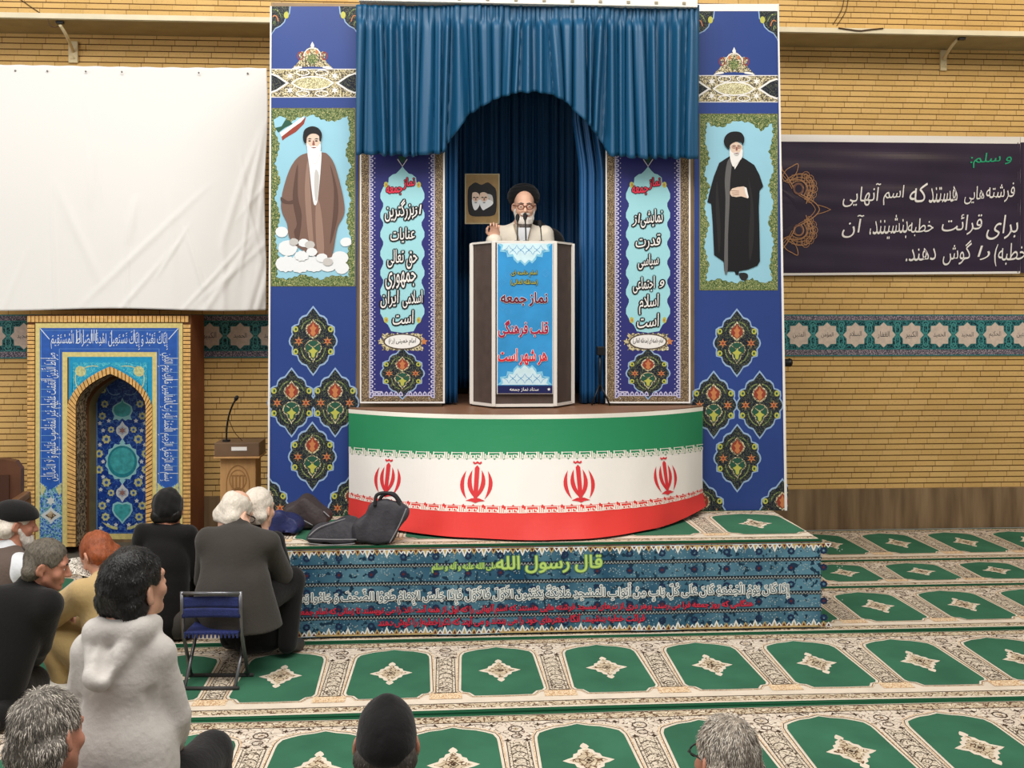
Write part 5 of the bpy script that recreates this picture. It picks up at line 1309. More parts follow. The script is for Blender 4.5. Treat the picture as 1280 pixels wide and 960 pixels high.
wire('thin black cable drooping behind the lectern microphone', [at(286, 524, YLc + .05), at(293, 540, YLc + .07), at(303, 551, YLc + .08)], .003)
# ------------------------------------------------------------------ brown armchair at the left edge
def armchair():
    Y = 7.9; c = at(-30, 600, Y); o = empty('armchair', (c.x, Y, 0), R(8)); Mb = mat('armchair_leather', (92, 58, 40), .45, var=(8, .15)); Mw = mat('armchair_wood', (120, 84, 56), .4, var=(6, .15))
    b = MB(); b.box((-.24, -.26, .36), (.24, .24, .48), Mb, .04); smooth_angle(b.build('seat', o))
    b = MB(); b.prism([(-.25, .40), (-.25, .80), (-.21, .86), (-.12, .88), (.12, .88), (.21, .86), (.25, .80), (.25, .40)], Mb, .24, .34, 'y'); b.build('backrest', o)
    b = MB(); b.prism([(-.17, .50), (-.17, .76), (.17, .76), (.17, .50)], mat('armchair_cushion', (70, 42, 30), .5), .222, .242, 'y'); b.build('back_cushion', o)
    for sx in (-1, 1):
        b = MB(); b.box((sx * .29 - .03, -.26, .58), (sx * .29 + .03, .26, .63), Mw, .015); b.build('armrest', o)
        for sy in (-.24, .26): b = MB(); b.box((sx * .29 - .025, sy - .025, 0), (sx * .29 + .025, sy + .025, .585), Mw, .006); b.build('leg', o)
    tag(o, 'brown leather armchair with wooden arms against the wall left of the niche', 'armchair')
armchair()
# ------------------------------------------------------------------ figures grown from blended volumes
def smin(a, b, k):
    h = np.clip(0.5 + 0.5 * (b - a) / k, 0, 1); return b + (a - b) * h - k * h * (1 - h)
class Vol:
    def __init__(s): s.p = []
    def cap(s, a, b, r0, r1=None, k=0.02, sq=(1, 1, 1), M=None, op='u'):
        s.p.append(('cap', np.array(a, float), np.array(b, float), r0, r0 if r1 is None else r1, np.array(sq, float), k, M, op)); return s
    def chain(s, pts, rs, k=0.02, sq=(1, 1, 1), M=None):
        for i in range(len(pts) - 1): s.cap(pts[i], pts[i + 1], rs[i], rs[i + 1], k, sq, M)
        return s
    def ell(s, c, r, k=0.02, M=None, op='u', e=(0, 0, 0)):
        L = Matrix.Translation(c) @ Euler([R(q) for q in e]).to_matrix().to_4x4()
        s.p.append(('ell', np.zeros(3), np.array(r, float), 0, 0, None, k, (M @ L) if M is not None else L, op)); return s
    def _bb(s, q):
        typ, a, b, r0, r1, sq, k, M, op = q
        if typ == 'ell': lo, hi = -b, b
        else:
            rr = max(r0, r1) * sq; lo = np.minimum(a, b) - rr; hi = np.maximum(a, b) + rr
        if M is not None:
            C = [M @ Vector((x, y, z)) for x in (lo[0], hi[0]) for y in (lo[1], hi[1]) for z in (lo[2], hi[2])]
            C = np.array([tuple(c) for c in C]); lo, hi = C.min(0), C.max(0)
        return lo, hi
    def mesh(s, h, wr=None, cut=None):
        lo = np.min([s._bb(q)[0] for q in s.p if q[8] == 'u'], 0) - 3.5 * h; hi = np.max([s._bb(q)[1] for q in s.p if q[8] == 'u'], 0) + 3.5 * h
        n = np.ceil((hi - lo) / h).astype(int) + 1
        D = np.full(n, 9.0, np.float32); ax = [lo[i] + h * np.arange(n[i]) for i in range(3)]
        for q in s.p:
            typ, a, b, r0, r1, sq, k, M, op = q
            l, u = s._bb(q); mg = 1.3 * k + 2.5 * h
            i0 = np.clip(np.floor((l - mg - lo) / h).astype(int), 0, n - 1); i1 = np.clip(np.ceil((u + mg - lo) / h).astype(int) + 1, 1, n)
            if np.any(i1 <= i0): continue
            P = np.stack(np.meshgrid(*[ax[i][i0[i]:i1[i]] for i in range(3)], indexing='ij'), -1).astype(np.float32)
            if M is not None:
                sc = M.to_scale()[0]; Mi = np.array(M.inverted())
                P = P @ Mi[:3, :3].T.astype(np.float32) + Mi[:3, 3].astype(np.float32)
            else: sc = 1.0
            if typ == 'ell':
                qn = P / b; k0 = np.linalg.norm(qn, axis=-1); k1 = np.linalg.norm(qn / b, axis=-1) + 1e-9; d = k0 * (k0 - 1.0) / k1
            else:
                A = a / sq; Bq = b / sq; Q = P / sq; ab = Bq - A; L2 = float(ab @ ab) + 1e-12
                t = np.clip(((Q - A) @ ab) / L2, 0, 1)[..., None]
                d = (np.linalg.norm(Q - A - t * ab, axis=-1) - (r0 + (r1 - r0) * t[..., 0])) * float(sq.min())
            d = d * sc
            sl = tuple(slice(i0[i], i1[i]) for i in range(3))
            if op == 'u': D[sl] = smin(D[sl], d, k)
            else: D[sl] = -smin(-D[sl], d, k)
        if wr or cut:
            G = np.stack(np.meshgrid(*ax, indexing='ij'), -1)
            if wr: D = D + wr[0] * ripple(G, wr[1], wr[2] if len(wr) > 2 else 1, wr[3] if len(wr) > 3 else (1, 1, 1))
            if cut:
                for nx, ny, nz, dd in cut: D = np.maximum(D, G[..., 0] * nx + G[..., 1] * ny + G[..., 2] * nz - dd)
        return nets(D, lo, h)
def ripple(G, f, seed, st=(1, 1, 1)):
    r = np.random.RandomState(seed); o = 0
    for i in range(5):
        d = r.normal(size=3) * st; d /= np.linalg.norm(d); e = r.normal(size=3); e /= np.linalg.norm(e)
        o = o + np.sin((G @ (d * np.array(st))) * f * (0.7 + .3 * i) + r.uniform(0, 6) + 1.2 * np.sin((G @ e) * f * .45 + r.uniform(0, 6)))
    return o / 3.0
def nets(D, lo, h):
    S_ = D < 0; nx, ny, nz = D.shape
    def C(a, i, j, k): return a[i:nx - 1 + i, j:ny - 1 + j, k:nz - 1 + k]
    cnt = sum(C(S_, i, j, k).astype(np.int8) for i in (0, 1) for j in (0, 1) for k in (0, 1))
    act = (cnt > 0) & (cnt < 8); idx = np.full(act.shape, -1, np.int64); ii = np.argwhere(act); idx[act] = np.arange(len(ii))
    cs = [(i, j, k) for i in (0, 1) for j in (0, 1) for k in (0, 1)]
    val = {c: C(D, *c)[act] for c in cs}
    acc = np.zeros((len(ii), 3)); num = np.zeros(len(ii))
    for a in cs:
        for x in range(3):
            if a[x] == 0:
                b = list(a); b[x] = 1; b = tuple(b); va, vb = val[a], val[b]; m = (va < 0) != (vb < 0)
                t = np.where(m, va / np.where(m, va - vb, 1), 0); p = np.zeros((len(ii), 3)); p[:] = a; p[:, x] += t
                acc[m] += p[m]; num[m] += 1
    V = lo + h * (ii + acc / num[:, None]); Fs = []
    for x in range(3):
        y, z = (x + 1) % 3, (x + 2) % 3
        s0 = [slice(None)] * 3; s1 = [slice(None)] * 3
        for q in (y, z): s0[q] = slice(1, -1); s1[q] = slice(1, -1)
        s0[x] = slice(0, -1); s1[x] = slice(1, None)
        A, B = S_[tuple(s0)], S_[tuple(s1)]; E = np.argwhere(A != B)
        if not len(E): continue
        E2 = E.copy(); E2[:, y] += 1; E2[:, z] += 1
        sg = A[tuple(E.T)]
        def ci(dy, dz): q = E2.copy(); q[:, y] -= dy; q[:, z] -= dz; return idx[tuple(q.T)]
        Q = np.stack([ci(1, 1), ci(0, 1), ci(0, 0), ci(1, 0)], 1); Q[~sg] = Q[~sg][:, ::-1]; Fs.append(Q)
    Fq = np.concatenate(Fs); Fq = Fq[(Fq >= 0).all(1)]
    return V, Fq
def vobj(name, vol, h, m, parent=None, wr=None, cut=None, relax=2, paint=None, ground=True):
    V, Fq = vol.mesh(h, wr, list(cut or []) + ([(0, 0, -1, -0.008)] if ground else []))
    for _ in range(relax):
        a = np.zeros_like(V); c = np.zeros(len(V))
        for i in range(4):
            j = (i + 1) % 4; np.add.at(a, Fq[:, i], V[Fq[:, j]]); np.add.at(c, Fq[:, i], 1); np.add.at(a, Fq[:, j], V[Fq[:, i]]); np.add.at(c, Fq[:, j], 1)
        V = V * .5 + .5 * a / np.maximum(c, 1)[:, None]
    me = bpy.data.meshes.new(name); me.vertices.add(len(V)); me.vertices.foreach_set('co', V.astype(np.float32).ravel())
    me.loops.add(Fq.size); me.loops.foreach_set('vertex_index', Fq.astype(np.int32).ravel())
    me.polygons.add(len(Fq)); me.polygons.foreach_set('loop_start', np.arange(0, Fq.size, 4, dtype=np.int32)); me.polygons.foreach_set('loop_total', np.full(len(Fq), 4, np.int32))
    me.update(calc_edges=True); me.validate()
    mm = m if isinstance(m, (list, tuple)) else [m]
    for q in mm: me.materials.append(q)
    if paint: me.polygons.foreach_set('material_index', paint(V[Fq].mean(1)).astype(np.int32))
    me.polygons.foreach_set('use_smooth', [True] * len(me.polygons))
    o = bpy.data.objects.new(name, me); COL.objects.link(o)
    if parent: o.parent = parent
    return o

def cloth(name, c, bump=(60, .25), var=(5, .08), rough=.85):
    return mat(name, c, rough, spec=.15, var=var, bump=bump, sheen=.15)
def skin(name, c): return mat(name, c, .5, spec=.35, var=(14, .10), bump=(160, .12))
M_sk = skin('skin_tan', (196, 142, 116)); M_sk2 = skin('skin_ruddy', (190, 130, 106)); M_skp = skin('skin_pale', (226, 178, 152)); M_skc = skin('skin_child', (206, 156, 130))
M_hk = mat('hair_black', (20, 17, 16), .45, spec=.4, var=(60, .3), bump=(120, .5), stretch=(1, 1, .4)); M_hg = mat('hair_grey', (120, 114, 106), .55, var=(70, .3), bump=(160, .6), stretch=(1, 1, .35)); M_hgd = mat('hair_dark_grey', (74, 68, 62), .55, var=(70, .3), bump=(160, .6), stretch=(1, 1, .35))
M_hw = mat('hair_white', (222, 212, 198), .6, var=(70, .12), bump=(160, .5), stretch=(1, 1, .35)); M_hen = mat('hair_henna', (146, 76, 42), .5, var=(60, .25), bump=(160, .5), stretch=(1, 1, .35)); M_bw = mat('beard_white', (214, 206, 196), .7, var=(60, .15), bump=(150, .7), stretch=(1, 1, .4))
M_eye = mat('eye_white', (232, 226, 220), .2); M_iris = mat('eye_dark', (40, 26, 20), .15); M_brow = mat('brow_grey', (120, 110, 102), .7)
def headM(c, yaw=0, pitch=0, roll=0, sc=1.0):
    """head frame: +y looks forward, z up; pitch>0 bows, yaw>0 turns left, roll>0 tips to the right"""
    return Matrix.Translation(c) @ Euler((R(-pitch), R(roll), R(yaw)), 'XYZ').to_matrix().to_4x4() @ Matrix.Scale(sc, 4)
def add_head(v, M, nose=1.0):
    v.ell((0, -.012, .03), (.074, .094, .092), .02, M); v.ell((0, .035, -.03), (.060, .058, .085), .025, M)
    v.cap((-.046, .01, -.06), (-.016, .066, -.100), .022, .018, .02, M=M); v.cap((.046, .01, -.06), (.016, .066, -.100), .022, .018, .02, M=M)
    v.ell((0, .078, -.102), (.020, .018, .016), .015, M)
    v.cap((-.04, .078, .022), (.04, .078, .022), .013, .013, .014, M=M)
    v.ell((.042, .062, -.03), (.024, .020, .020), .02, M); v.ell((-.042, .062, -.03), (.024, .020, .020), .02, M)
    for s in (1, -1): v.ell((s * .031, .098, .000), (.018, .014, .012), .012, M, op='s')
    for s in (1, -1): v.ell((s * .031, .079, -.001), (.0135, .0135, .0115), .004, M)
    v.cap((0, .090, .010), (0, .112 * nose, -.034), .008, .013, .010, M=M)
    for s in (1, -1): v.ell((s * .012, .099, -.037), (.009, .011, .008), .006, M)
    v.cap((-.018, .090, -.064), (.018, .090, -.064), .007, .007, .006, M=M); v.cap((-.016, .089, -.075), (.016, .089, -.075), .008, .008, .006, M=M)
    v.cap((-.022, .098, -.0695), (.022, .098, -.0695), .002, .002, .003, M=M, op='s')
    for s in (1, -1):
        v.ell((s * .082, -.013, -.008), (.009, .022, .033), .007, M, e=(-12, 0, s * 32)); v.ell((s * .090, -.007, -.004), (.006, .011, .019), .005, M, op='s', e=(-12, 0, s * 32)); v.ell((s * .077, -.004, -.036), (.007, .010, .011), .006, M)
def add_hand(v, M, curl=25, thumb=1, spread=1.0, sc=1.0):
    """palm along +y from the wrist, palm faces -z, thumb on the +x side when thumb=1"""
    v.ell((0, .045, 0), (.040, .052, .014), .012, M); v.cap((0, -.01, 0), (0, .03, 0), .025, .028, .015, (1, 1, .6), M)
    for i, (x, L) in enumerate(((.030, .074), (.010, .084), (-.010, .078), (-.029, .060))):
        x *= thumb; a = R(curl * (.8 + .1 * i)); p = Vector((x, .088 - .004 * abs(i - 1), 0)); ang = R(-4); sp = x * 1.2 * spread
        rr = .0088
        for seg, fr in enumerate((.46, .30, .24)):
            ang += a * (0.7 if seg == 0 else 1.0)
            d = Vector((sp, math.cos(ang), -math.sin(ang))).normalized(); q = p + d * (L * fr); v.cap(p, q, rr, rr * .92, .004, M=M); p = q; rr *= .92
    t0 = Vector((.028 * thumb, .018, -.004)); t1 = Vector((.056 * thumb, .048, -.016)); t2 = Vector((.056 * thumb, .078, -.030)); t3 = Vector((.048 * thumb, .098, -.042))
    v.cap(t0, t1, .014, .0115, .01, M=M); v.cap(t1, t2, .011, .0095, .005, M=M); v.cap(t2, t3, .0095, .008, .005, M=M)
def aim(p, d, up=(0, 0, 1)):
    y = Vector(d).normalized(); z = Vector(up); z = (z - y * z.dot(y)).normalized(); x = y.cross(z)
    m = Matrix((x, y, z)).transposed().to_4x4(); m.translation = Vector(p); return m
SIT = dict(pel=(0, 0, .13), ch=(0, .05, .46), nk=(0, .07, .60), shL=(-.17, .06, .53), shR=(.17, .06, .53), elL=(-.23, .10, .29), elR=(.23, .10, .29), wrL=(-.12, .30, .22), wrR=(.12, .30, .22),
           hipL=(-.09, .03, .12), hipR=(.09, .03, .12), knL=(-.30, .30, .15), knR=(.30, .30, .15), anL=(.06, .36, .06), anR=(-.06, .40, .06), toL=(.17, .38, .05), toR=(-.17, .42, .05))
def person(label, loc, rz, J, HM, sk, body_h=.0075, group=None, hands=(25, 25), eyes=True, lips=True, tf=1.0):
    J = {**SIT, **J}; V3 = {k: Vector(q) for k, q in J.items() if k[:2] not in ('th', 'up') and isinstance(q, tuple)}
    v = Vol(); add_head(v, HM)
    hb = HM @ Vector((0, -.03, -.075))
    v.cap(V3['nk'], hb, .056, .050, .03); v.cap(V3['nk'] - Vector((0, 0, .03)), V3['nk'], .07, .056, .04)
    v.cap(V3['pel'], V3['ch'], .125 * tf, .128 * tf, .04, (1.05, .68, 1)); v.cap(V3['shL'], V3['shR'], .050 * tf, .050 * tf, .04); v.cap(V3['ch'], V3['nk'], .10 * tf, .055, .04, (1, .8, 1))
    for s in 'LR':
        v.cap(V3['sh' + s], V3['el' + s], .046 * tf, .036, .02); v.cap(V3['el' + s], V3['wr' + s], .036, .026, .012)
        v.cap(V3['hip' + s], V3['kn' + s], .085, .055, .04); v.cap(V3['kn' + s], V3['an' + s], .055, .036, .015); v.cap(V3['an' + s], V3['to' + s], .036, .028, .02)
        d = J.get('hd' + s); d = Vector(d) if d else (V3['wr' + s] - V3['el' + s])
        add_hand(v, aim(V3['wr' + s], d, J.get('up' + s, (0, 0, 1))), hands[0 if s == 'L' else 1], J.get('th' + s, 1 if s == 'L' else -1))
    Mi = np.array(HM.inverted()); mats = [sk]
    paint = None
    if lips:
        mats = [sk, mat('lip_rose', (150, 88, 76), .45)]
        def paint(C):
            q = C @ Mi[:3, :3].T + Mi[:3, 3]
            return ((np.abs(q[:, 0]) < .021) & (q[:, 2] < -.058) & (q[:, 2] > -.083) & (q[:, 1] > .088)).astype(int)
    o = vobj('person', v, body_h, mats, paint=paint, relax=1)
    o.location = loc; o.rotation_euler = (0, 0, R(rz)); tag(o, label, 'person', group)
    if eyes:
        for s in (1, -1):
            b = MB(); b.ball((0, 0, 0), .0120, M_eye, 14); b.ball((0, .0068, 0), (.0064, .0064, .0064), M_iris, 10)
            e = b.build('eye', o, smooth=True); e.matrix_local = HM @ Matrix.Translation((s * .031, .0790, -.001))
    o['_'] = 0; del o['_']
    return o, V3
def hairshell(o, HM, m, th=.010, nape=-.078, brow=.062, h=.005, fluff=.0025, name='hair', bald=False, low=True):
    v = Vol(); c = (0, -.014, .03)
    v.ell(c, (.074 + th, .094 + th, .092 + th), .01, HM); v.cap((-.045, -.055, -.03), (.045, -.055, -.03), .045 + th * .4, None, .02, M=HM); 
    if low: v.cap((-.035, -.062, -.06), (.035, -.062, -.06), .028 + th * .4, None, .02, M=HM)
    v.ell((0, .12, -.035), (.094, .088, .035 + brow), .012, HM, op='s')
    for s in (1, -1): v.ell((s * .088, .006, -.020), (.030, .034, .044), .006, HM, op='s'); v.ell((s * .08, .075, -.05), (.05, .072, .07), .006, HM, op='s')
    if bald: v.ell((0, .01, .13), (.068, .085, .062), .012, HM, op='s')
    n = HM.to_3x3() @ Vector((0, 0, -1)); n.normalize(); p = HM @ Vector((0, 0, nape))
    return vobj(name, v, h, m, o, wr=(fluff, 110, 4), cut=[(n.x, n.y, n.z, n.dot(p))], relax=1)
def strands(o, hair, HM, mats, n, L=.03, lift=.25, w=.0011, seed=1, down=(0, -.25, -1), part='hair_strands', zmax=9.0):
    Hi = HM.inverted()
    r = random.Random(seed); me = hair.data; me.update(); b = MB(); P = me.polygons; N = len(P)
    dn = HM.to_3x3() @ Vector(down); ctr = HM @ Vector((0, -.014, .03))
    for i in range(n):
        f = P[r.randrange(N)]; c = f.center.copy(); nm = f.normal.copy()
        if (Hi @ c).z > zmax: continue
        if nm.dot(c - ctr) < 0.25 * (c - ctr).length: continue
        crown = HM @ Vector((0.01, -.05, .13)); fl = (c - crown); d = fl.normalized() * .7 + dn * .6 + Vector((r.uniform(-.35, .35), r.uniform(-.35, .35), r.uniform(-.3, .3)))
        d = d - nm * d.dot(nm)
        if d.length < 1e-3: continue
        d.normalize(); sd = d.cross(nm).normalized() * w * r.uniform(.6, 1.3); l = L * r.uniform(.5, 1.2)
        p0 = c - nm * .003; p1 = c + (d * .5 + nm * lift * r.uniform(.4, 1.2)) * l; p2 = c + (d * 1.0 + nm * lift * r.uniform(-.1, .9)) * l
        b.mesh([p0 - sd, p0 + sd, p1 + sd * .8, p1 - sd * .8, p2], [(0, 1, 2, 3), (3, 2, 4)], mats[r.randrange(len(mats))])
    return b.build(part, hair, smooth=True)
def jacket(o, J, m, fat=.0, hem=None, k=.035, h=.009, wr=(.0045, 26, 3), name='jacket', sleeves=True, sl_r=(.066, .056, .046), torso=(.15, .162), flat=.74, collar=True, hemr=None, cut=None, extra=None, sx=1.12):
    v = Vol(); p, c = J['pel'], J['ch']
    v.cap(p, c, torso[0] + fat, torso[1] + fat, k, (sx, flat, 1)); v.cap(J['shL'], J['shR'], .066 + fat, None, .05); v.cap(c, J['nk'] - Vector((0, 0, .03)), .12 + fat, .072 + fat * .5, .05, (1.05, .85, 1))
    if hem is not None: v.cap(p, Vector(hem), torso[0] + fat, (hemr or torso[0]) + fat, .05, (sx, .8, 1))
    if sleeves:
        for s in 'LR': v.cap(J['sh' + s], J['el' + s], sl_r[0] + fat, sl_r[1] + fat, .014); v.cap(J['el' + s], J['el' + s].lerp(J['wr' + s], .93), sl_r[1] + fat, sl_r[2] + fat, .012)
    if collar: v.cap(J['nk'] + Vector((0, -.012, -.035)), J['nk'] + Vector((0, -.004, .012)), .074, .066, .012)
    if extra: extra(v)
    return vobj(name, v, h, m, o, wr=wr, cut=cut)
def trousers(o, J, m, h=.01, wr=(.004, 26, 5), r=(.10, .072, .052)):
    v = Vol(); v.cap(J['hipL'], J['hipR'], .115, None, .05, (1, .9, 1)); 
    for s in 'LR': v.cap(J['hip' + s], J['kn' + s], r[0], r[1], .04); v.cap(J['kn' + s], J['an' + s], r[1], r[2], .015)
    return vobj('trousers', v, h, m, o, wr=wr)
def shoes(o, J, m, name='shoe'):
    for s in 'LR':
        v = Vol(); a, t = J['an' + s], J['to' + s]; v.cap(a, t, .045, .038, .02); v.cap(a, a + Vector((0, 0, .02)), .046, .044, .02); vobj(name, v, .009, m, o)
def glasses(o, HM, m, frame=.0022, lens=False):
    b = MB()
    for s in (1, -1):
        b.tube([HM @ Vector((s * .032 + .024 * math.cos(t), .108, -.004 + .018 * math.sin(t))) for t in np.linspace(0, 2 * math.pi, 19)], frame, m, 6, False)
        b.tube([HM @ Vector(q) for q in ((s * .056, .107, .002), (s * .078, .08, .006), (s * .083, .0, .010), (s * .080, -.03, -.008))], frame, m, 6)
    b.tube([HM @ Vector(q) for q in ((-.009, .109, .0), (0, .114, .003), (.009, .109, .0))], frame, m, 6)
    return b.build('glasses', o, smooth=True)
def brows(o, HM, m=None, r=.0045):
    for s in (1, -1):
        b = MB(); b.tube([HM @ Vector(q) for q in ((s * .012, .094, .021), (s * .03, .096, .027), (s * .05, .082, .020))], [r * .8, r, r * .5], m or M_brow, 6); b.build('eyebrow', o, smooth=True)
def W(px, py, Y): return at(px, py, Y)
M_dkcoat = cloth('coat_charcoal', (62, 58, 54)); M_black = cloth('cloth_black', (27, 25, 26)); M_blackc = cloth('coat_black', (24, 22, 22)); M_beige = cloth('suit_beige', (196, 168, 118)); M_hood = cloth('hoodie_pale_grey', (204, 198, 192), (45, .3), (4, .05)); M_vest = cloth('vest_grey_brown', (98, 84, 76)); M_shirt = cloth('shirt_white', (220, 222, 226)); M_trg = cloth('trousers_grey', (74, 70, 66)); M_shoe = mat('shoe_grey', (62, 60, 60), .5)
GP = None
# --- the speaker behind the podium
YSp = 7.80
b0 = W(652, 390, YSp); J = dict(pel=(0, 0, .84), ch=(0, .04, 1.14), nk=(0, .05, 1.31), shL=(-.17, .03, 1.25), shR=(.17, .03, 1.25), elL=(-.24, .06, .98), elR=(.255, .05, 1.0), wrL=(-.16, .20, .92), wrR=(.215, .22, 1.205), hipL=(-.09, 0, .82), hipR=(.09, 0, .82), knL=(-.10, .02, .45), knR=(.10, .02, .45), anL=(-.10, 0, .07), anR=(.10, 0, .07), toL=(-.12, .13, .04), toR=(.12, .13, .04), hdR=(0, .25, 1), upR=(0, -1, .2), thR=1)
HM = headM((-.012, .09, 1.455), 0, 6, 0)
o, V3 = person('bearded man in black turban and cream robe speaking behind the podium', (b0.x, YSp, ZPU), 180, J, HM, M_skp, hands=(20, 62))
M_cream = cloth('robe_cream', (228, 218, 202), (40, .25)); M_cloak = cloth('cloak_black', (20, 19, 21))
jacket(o, V3, M_cream, .0, hem=(0, 0, .10), hemr=.17, name='robe', cut=[(0, 0, -1, -.02)], sl_r=(.066, .062, .058), wr=(.004, 24, 2)); shoes(o, V3, M_shoe)
b = MB(); Cq = lambda x, z_: Vector((x, .155, z_))
b.prism([(-.012, 1.13), (-.004, 1.12), (.012, 1.13), (.05, 1.29), (-.05, 1.29)], M_shirt, .120, .178, 'y'); b.build('shirt_front', o)
b = MB()
for s in (1, -1): b.tube([(s * .062, .10, 1.32), (s * .045, .150, 1.25), (s * .006, .182, 1.12), (s * .004, .168, .95)], [.008, .007, .006, .005], mat('robe_edge', (176, 160, 138), .8), 6)
b.build('robe_edge', o, smooth=True)
v = Vol(); v.cap((-.10, -.06, 1.30), (-.24, -.04, 1.20), .07, .075, .05); v.cap((-.23, -.04, 1.20), (-.30, .0, .60), .075, .11, .05); v.cap((-.18, -.09, 1.22), (-.10, -.12, .30), .09, .16, .05, (1.2, .6, 1)); v.cap((.10, -.10, 1.22), (.14, -.12, .30), .07, .15, .05, (1.2, .6, 1)); v.cap((-.12, -.09, 1.27), (.12, -.09, 1.27), .055, None, .04)
vobj('cloak', v, .010, M_cloak, o, wr=(.005, 26, 7))
v = Vol(); v.ell((0, -.075, .070), (.122, .105, .092), .02, HM, e=(22, 0, 0)); v.ell((0, -.065, .10), (.10, .085, .066), .03, HM, e=(22, 0, 0)); v.ell((0, .085, .01), (.088, .085, .128), .014, HM, op='s'); v.ell((0, -.01, -.055), (.09, .12, .08), .012, HM, op='s')
vobj('turban', v, .006, M_cloak, o, wr=(.003, 60, 3, (1, 1, 3)))
v = Vol(); v.cap((-.066, .012, -.03), (-.045, .05, -.095), .016, .024, .02, M=HM); v.cap((.066, .012, -.03), (.045, .05, -.095), .016, .024, .02, M=HM); v.ell((0, .072, -.115), (.052, .036, .052), .03, HM); v.cap((-.03, .094, -.058), (0, .105, -.052), .009, .009, .01, M=HM); v.cap((.03, .094, -.058), (0, .105, -.052), .009, .009, .01, M=HM); v.ell((0, .112, -.072), (.018, .012, .006), .005, HM, op='s')
Mi = np.array(HM.inverted())
vobj('beard', v, .005, [M_bw, mat('beard_grey', (112, 104, 98), .7, var=(60, .2), bump=(150, .6))], o, wr=(.003, 120, 2), paint=lambda C: ((C @ Mi[:3, :3].T + Mi[:3, 3])[:, 2] < -.128).astype(int))
glasses(o, HM, mat('glasses_brown', (96, 44, 30), .35), .0032); brows(o, HM)
# --- charcoal coat man on the folding chair
c7 = W(290, 700, 5.80); cc = Vector((c7.x, 5.80, 0))
def loc_of(px, py, Y, base, rz):
    p = W(px, py, Y) - base; a = R(-rz); return Vector((p.x * math.cos(a) - p.y * math.sin(a), p.x * math.sin(a) + p.y * math.cos(a), p.z))
rz = -8
J = dict(pel=(-.02, 0, .40), ch=(-.01, .09, .64), nk=(-.02, .16, .775), shL=(-.165, .09, .72), shR=(.16, .12, .71), elL=(-.215, .18, .48), elR=(.205, .25, .50), wrL=(-.16, .30, .50), wrR=(.19, .32, .50), hipL=(-.12, .06, .36), hipR=(.08, .06, .36), knL=(-.20, .40, .46), knR=(.235, .36, .44), anL=(-.14, .36, .08), anR=(.215, .32, .08), toL=(-.16, .48, .04), toR=(.245, .45, .04))
HM = headM((-.055, .215, .855), -28, 24, 6, 1.02)
o, V3 = person('white haired man with glasses in a charcoal coat on the folding chair', cc, rz, J, HM, M_skp)
def coat7(v):
    for a_, b_, r_ in (((0, -.118, .60), (.02, -.150, .30), .006), ((-.14, -.045, .66), (-.15, -.06, .46), .012), ((.135, -.03, .66), (.15, -.03, .44), .012), ((-.10, -.10, .50), (-.02, -.13, .47), .007), ((.05, -.115, .58), (.12, -.07, .66), .007)): v.cap(a_, b_, r_, r_ * .7, .012, op='s')
    v.cap((-.02, -.02, .42), (.07, -.02, .20), .15, .17, .05, (1.1, .75, 1)); v.cap((.10, .05, .50), (.17, .05, .22), .10, .10, .05)
jacket(o, V3, M_dkcoat, .004, name='coat', extra=coat7, wr=(.006, 20, 9, (1.2, 1.2, .5)), sx=1.08, cut=[(0, 0, -1, -.262)])
trousers(o, V3, M_black); shoes(o, V3, M_shoe); hairshell(o, HM, M_hw, .006, bald=True); glasses(o, HM, M_mic)
# --- folding chair
def folding_chair(px, Y, rz, label):
    c = W(px, 800, Y); o = empty('folding_chair', (c.x, Y, 0), R(rz)); Mt = mat('chair_tube_grey', (118, 118, 122), .35, .8); Mf = mat('chair_fabric_navy', (36, 46, 98), .7, var=(20, .2), bump=(120, .3)); Mr = mat('chair_foot_dark', (60, 58, 58), .5)
    hw = .155
    b = MB()
    for s in (-1, 1): b.tube([(s * hw, 0, .515), (s * hw, .005, .40), (s * hw, .03, .27), (s * hw, .17, .012)], .0105, Mt, 8)
    b.tube([(-hw, 0, .505), (hw, 0, .505)], .0105, Mt, 8); b.tube([(-hw - .02, .17, .012), (hw + .03, .17, .012)], .0105, Mr, 8); b.build('back_frame', o, smooth=True)
    b = MB()
    for s in (-1, 1): b.tube([(s * (hw - .022), .24, .285), (s * (hw - .022), .10, .14), (s * (hw - .022), -.03, .012)], .0095, Mt, 8); b.tube([(s * (hw - .022), .24, .285), (s * (hw - .022), -.0, .285)], .009, Mt, 8)
    b.tube([(-hw - .0, -.03, .012), (hw + .0, -.03, .012)], .0105, Mr, 8); b.build('seat_frame', o, smooth=True)
    b = MB(); b.box((-hw + .012, -.002, .285), (hw - .012, .25, .297), Mf, .004)
    for i in range(14): x = lerp(-hw + .016, hw - .016, i / 13); b.box((x - .005, -.006, .268), (x + .005, .004, .30), Mf, .002)
    b.build('seat', o)
    b = MB()
    for z0, z1 in ((.375, .425), (.428, .485)): b.grid(lambda s, t: Vector((lerp(-hw, hw, s), .016 * math.sin(math.pi * s) - .004, lerp(z0, z1, t))), 12, 4, Mf)
    bo_ = b.build('backrest', o, smooth=True); md = bo_.modifiers.new('thickness', 'SOLIDIFY'); md.thickness = .006
    tag(o, label, 'chair'); return o
folding_chair(264, 5.62, -3, 'small folding chair with navy canvas back and grey tube legs under the charcoal coat')
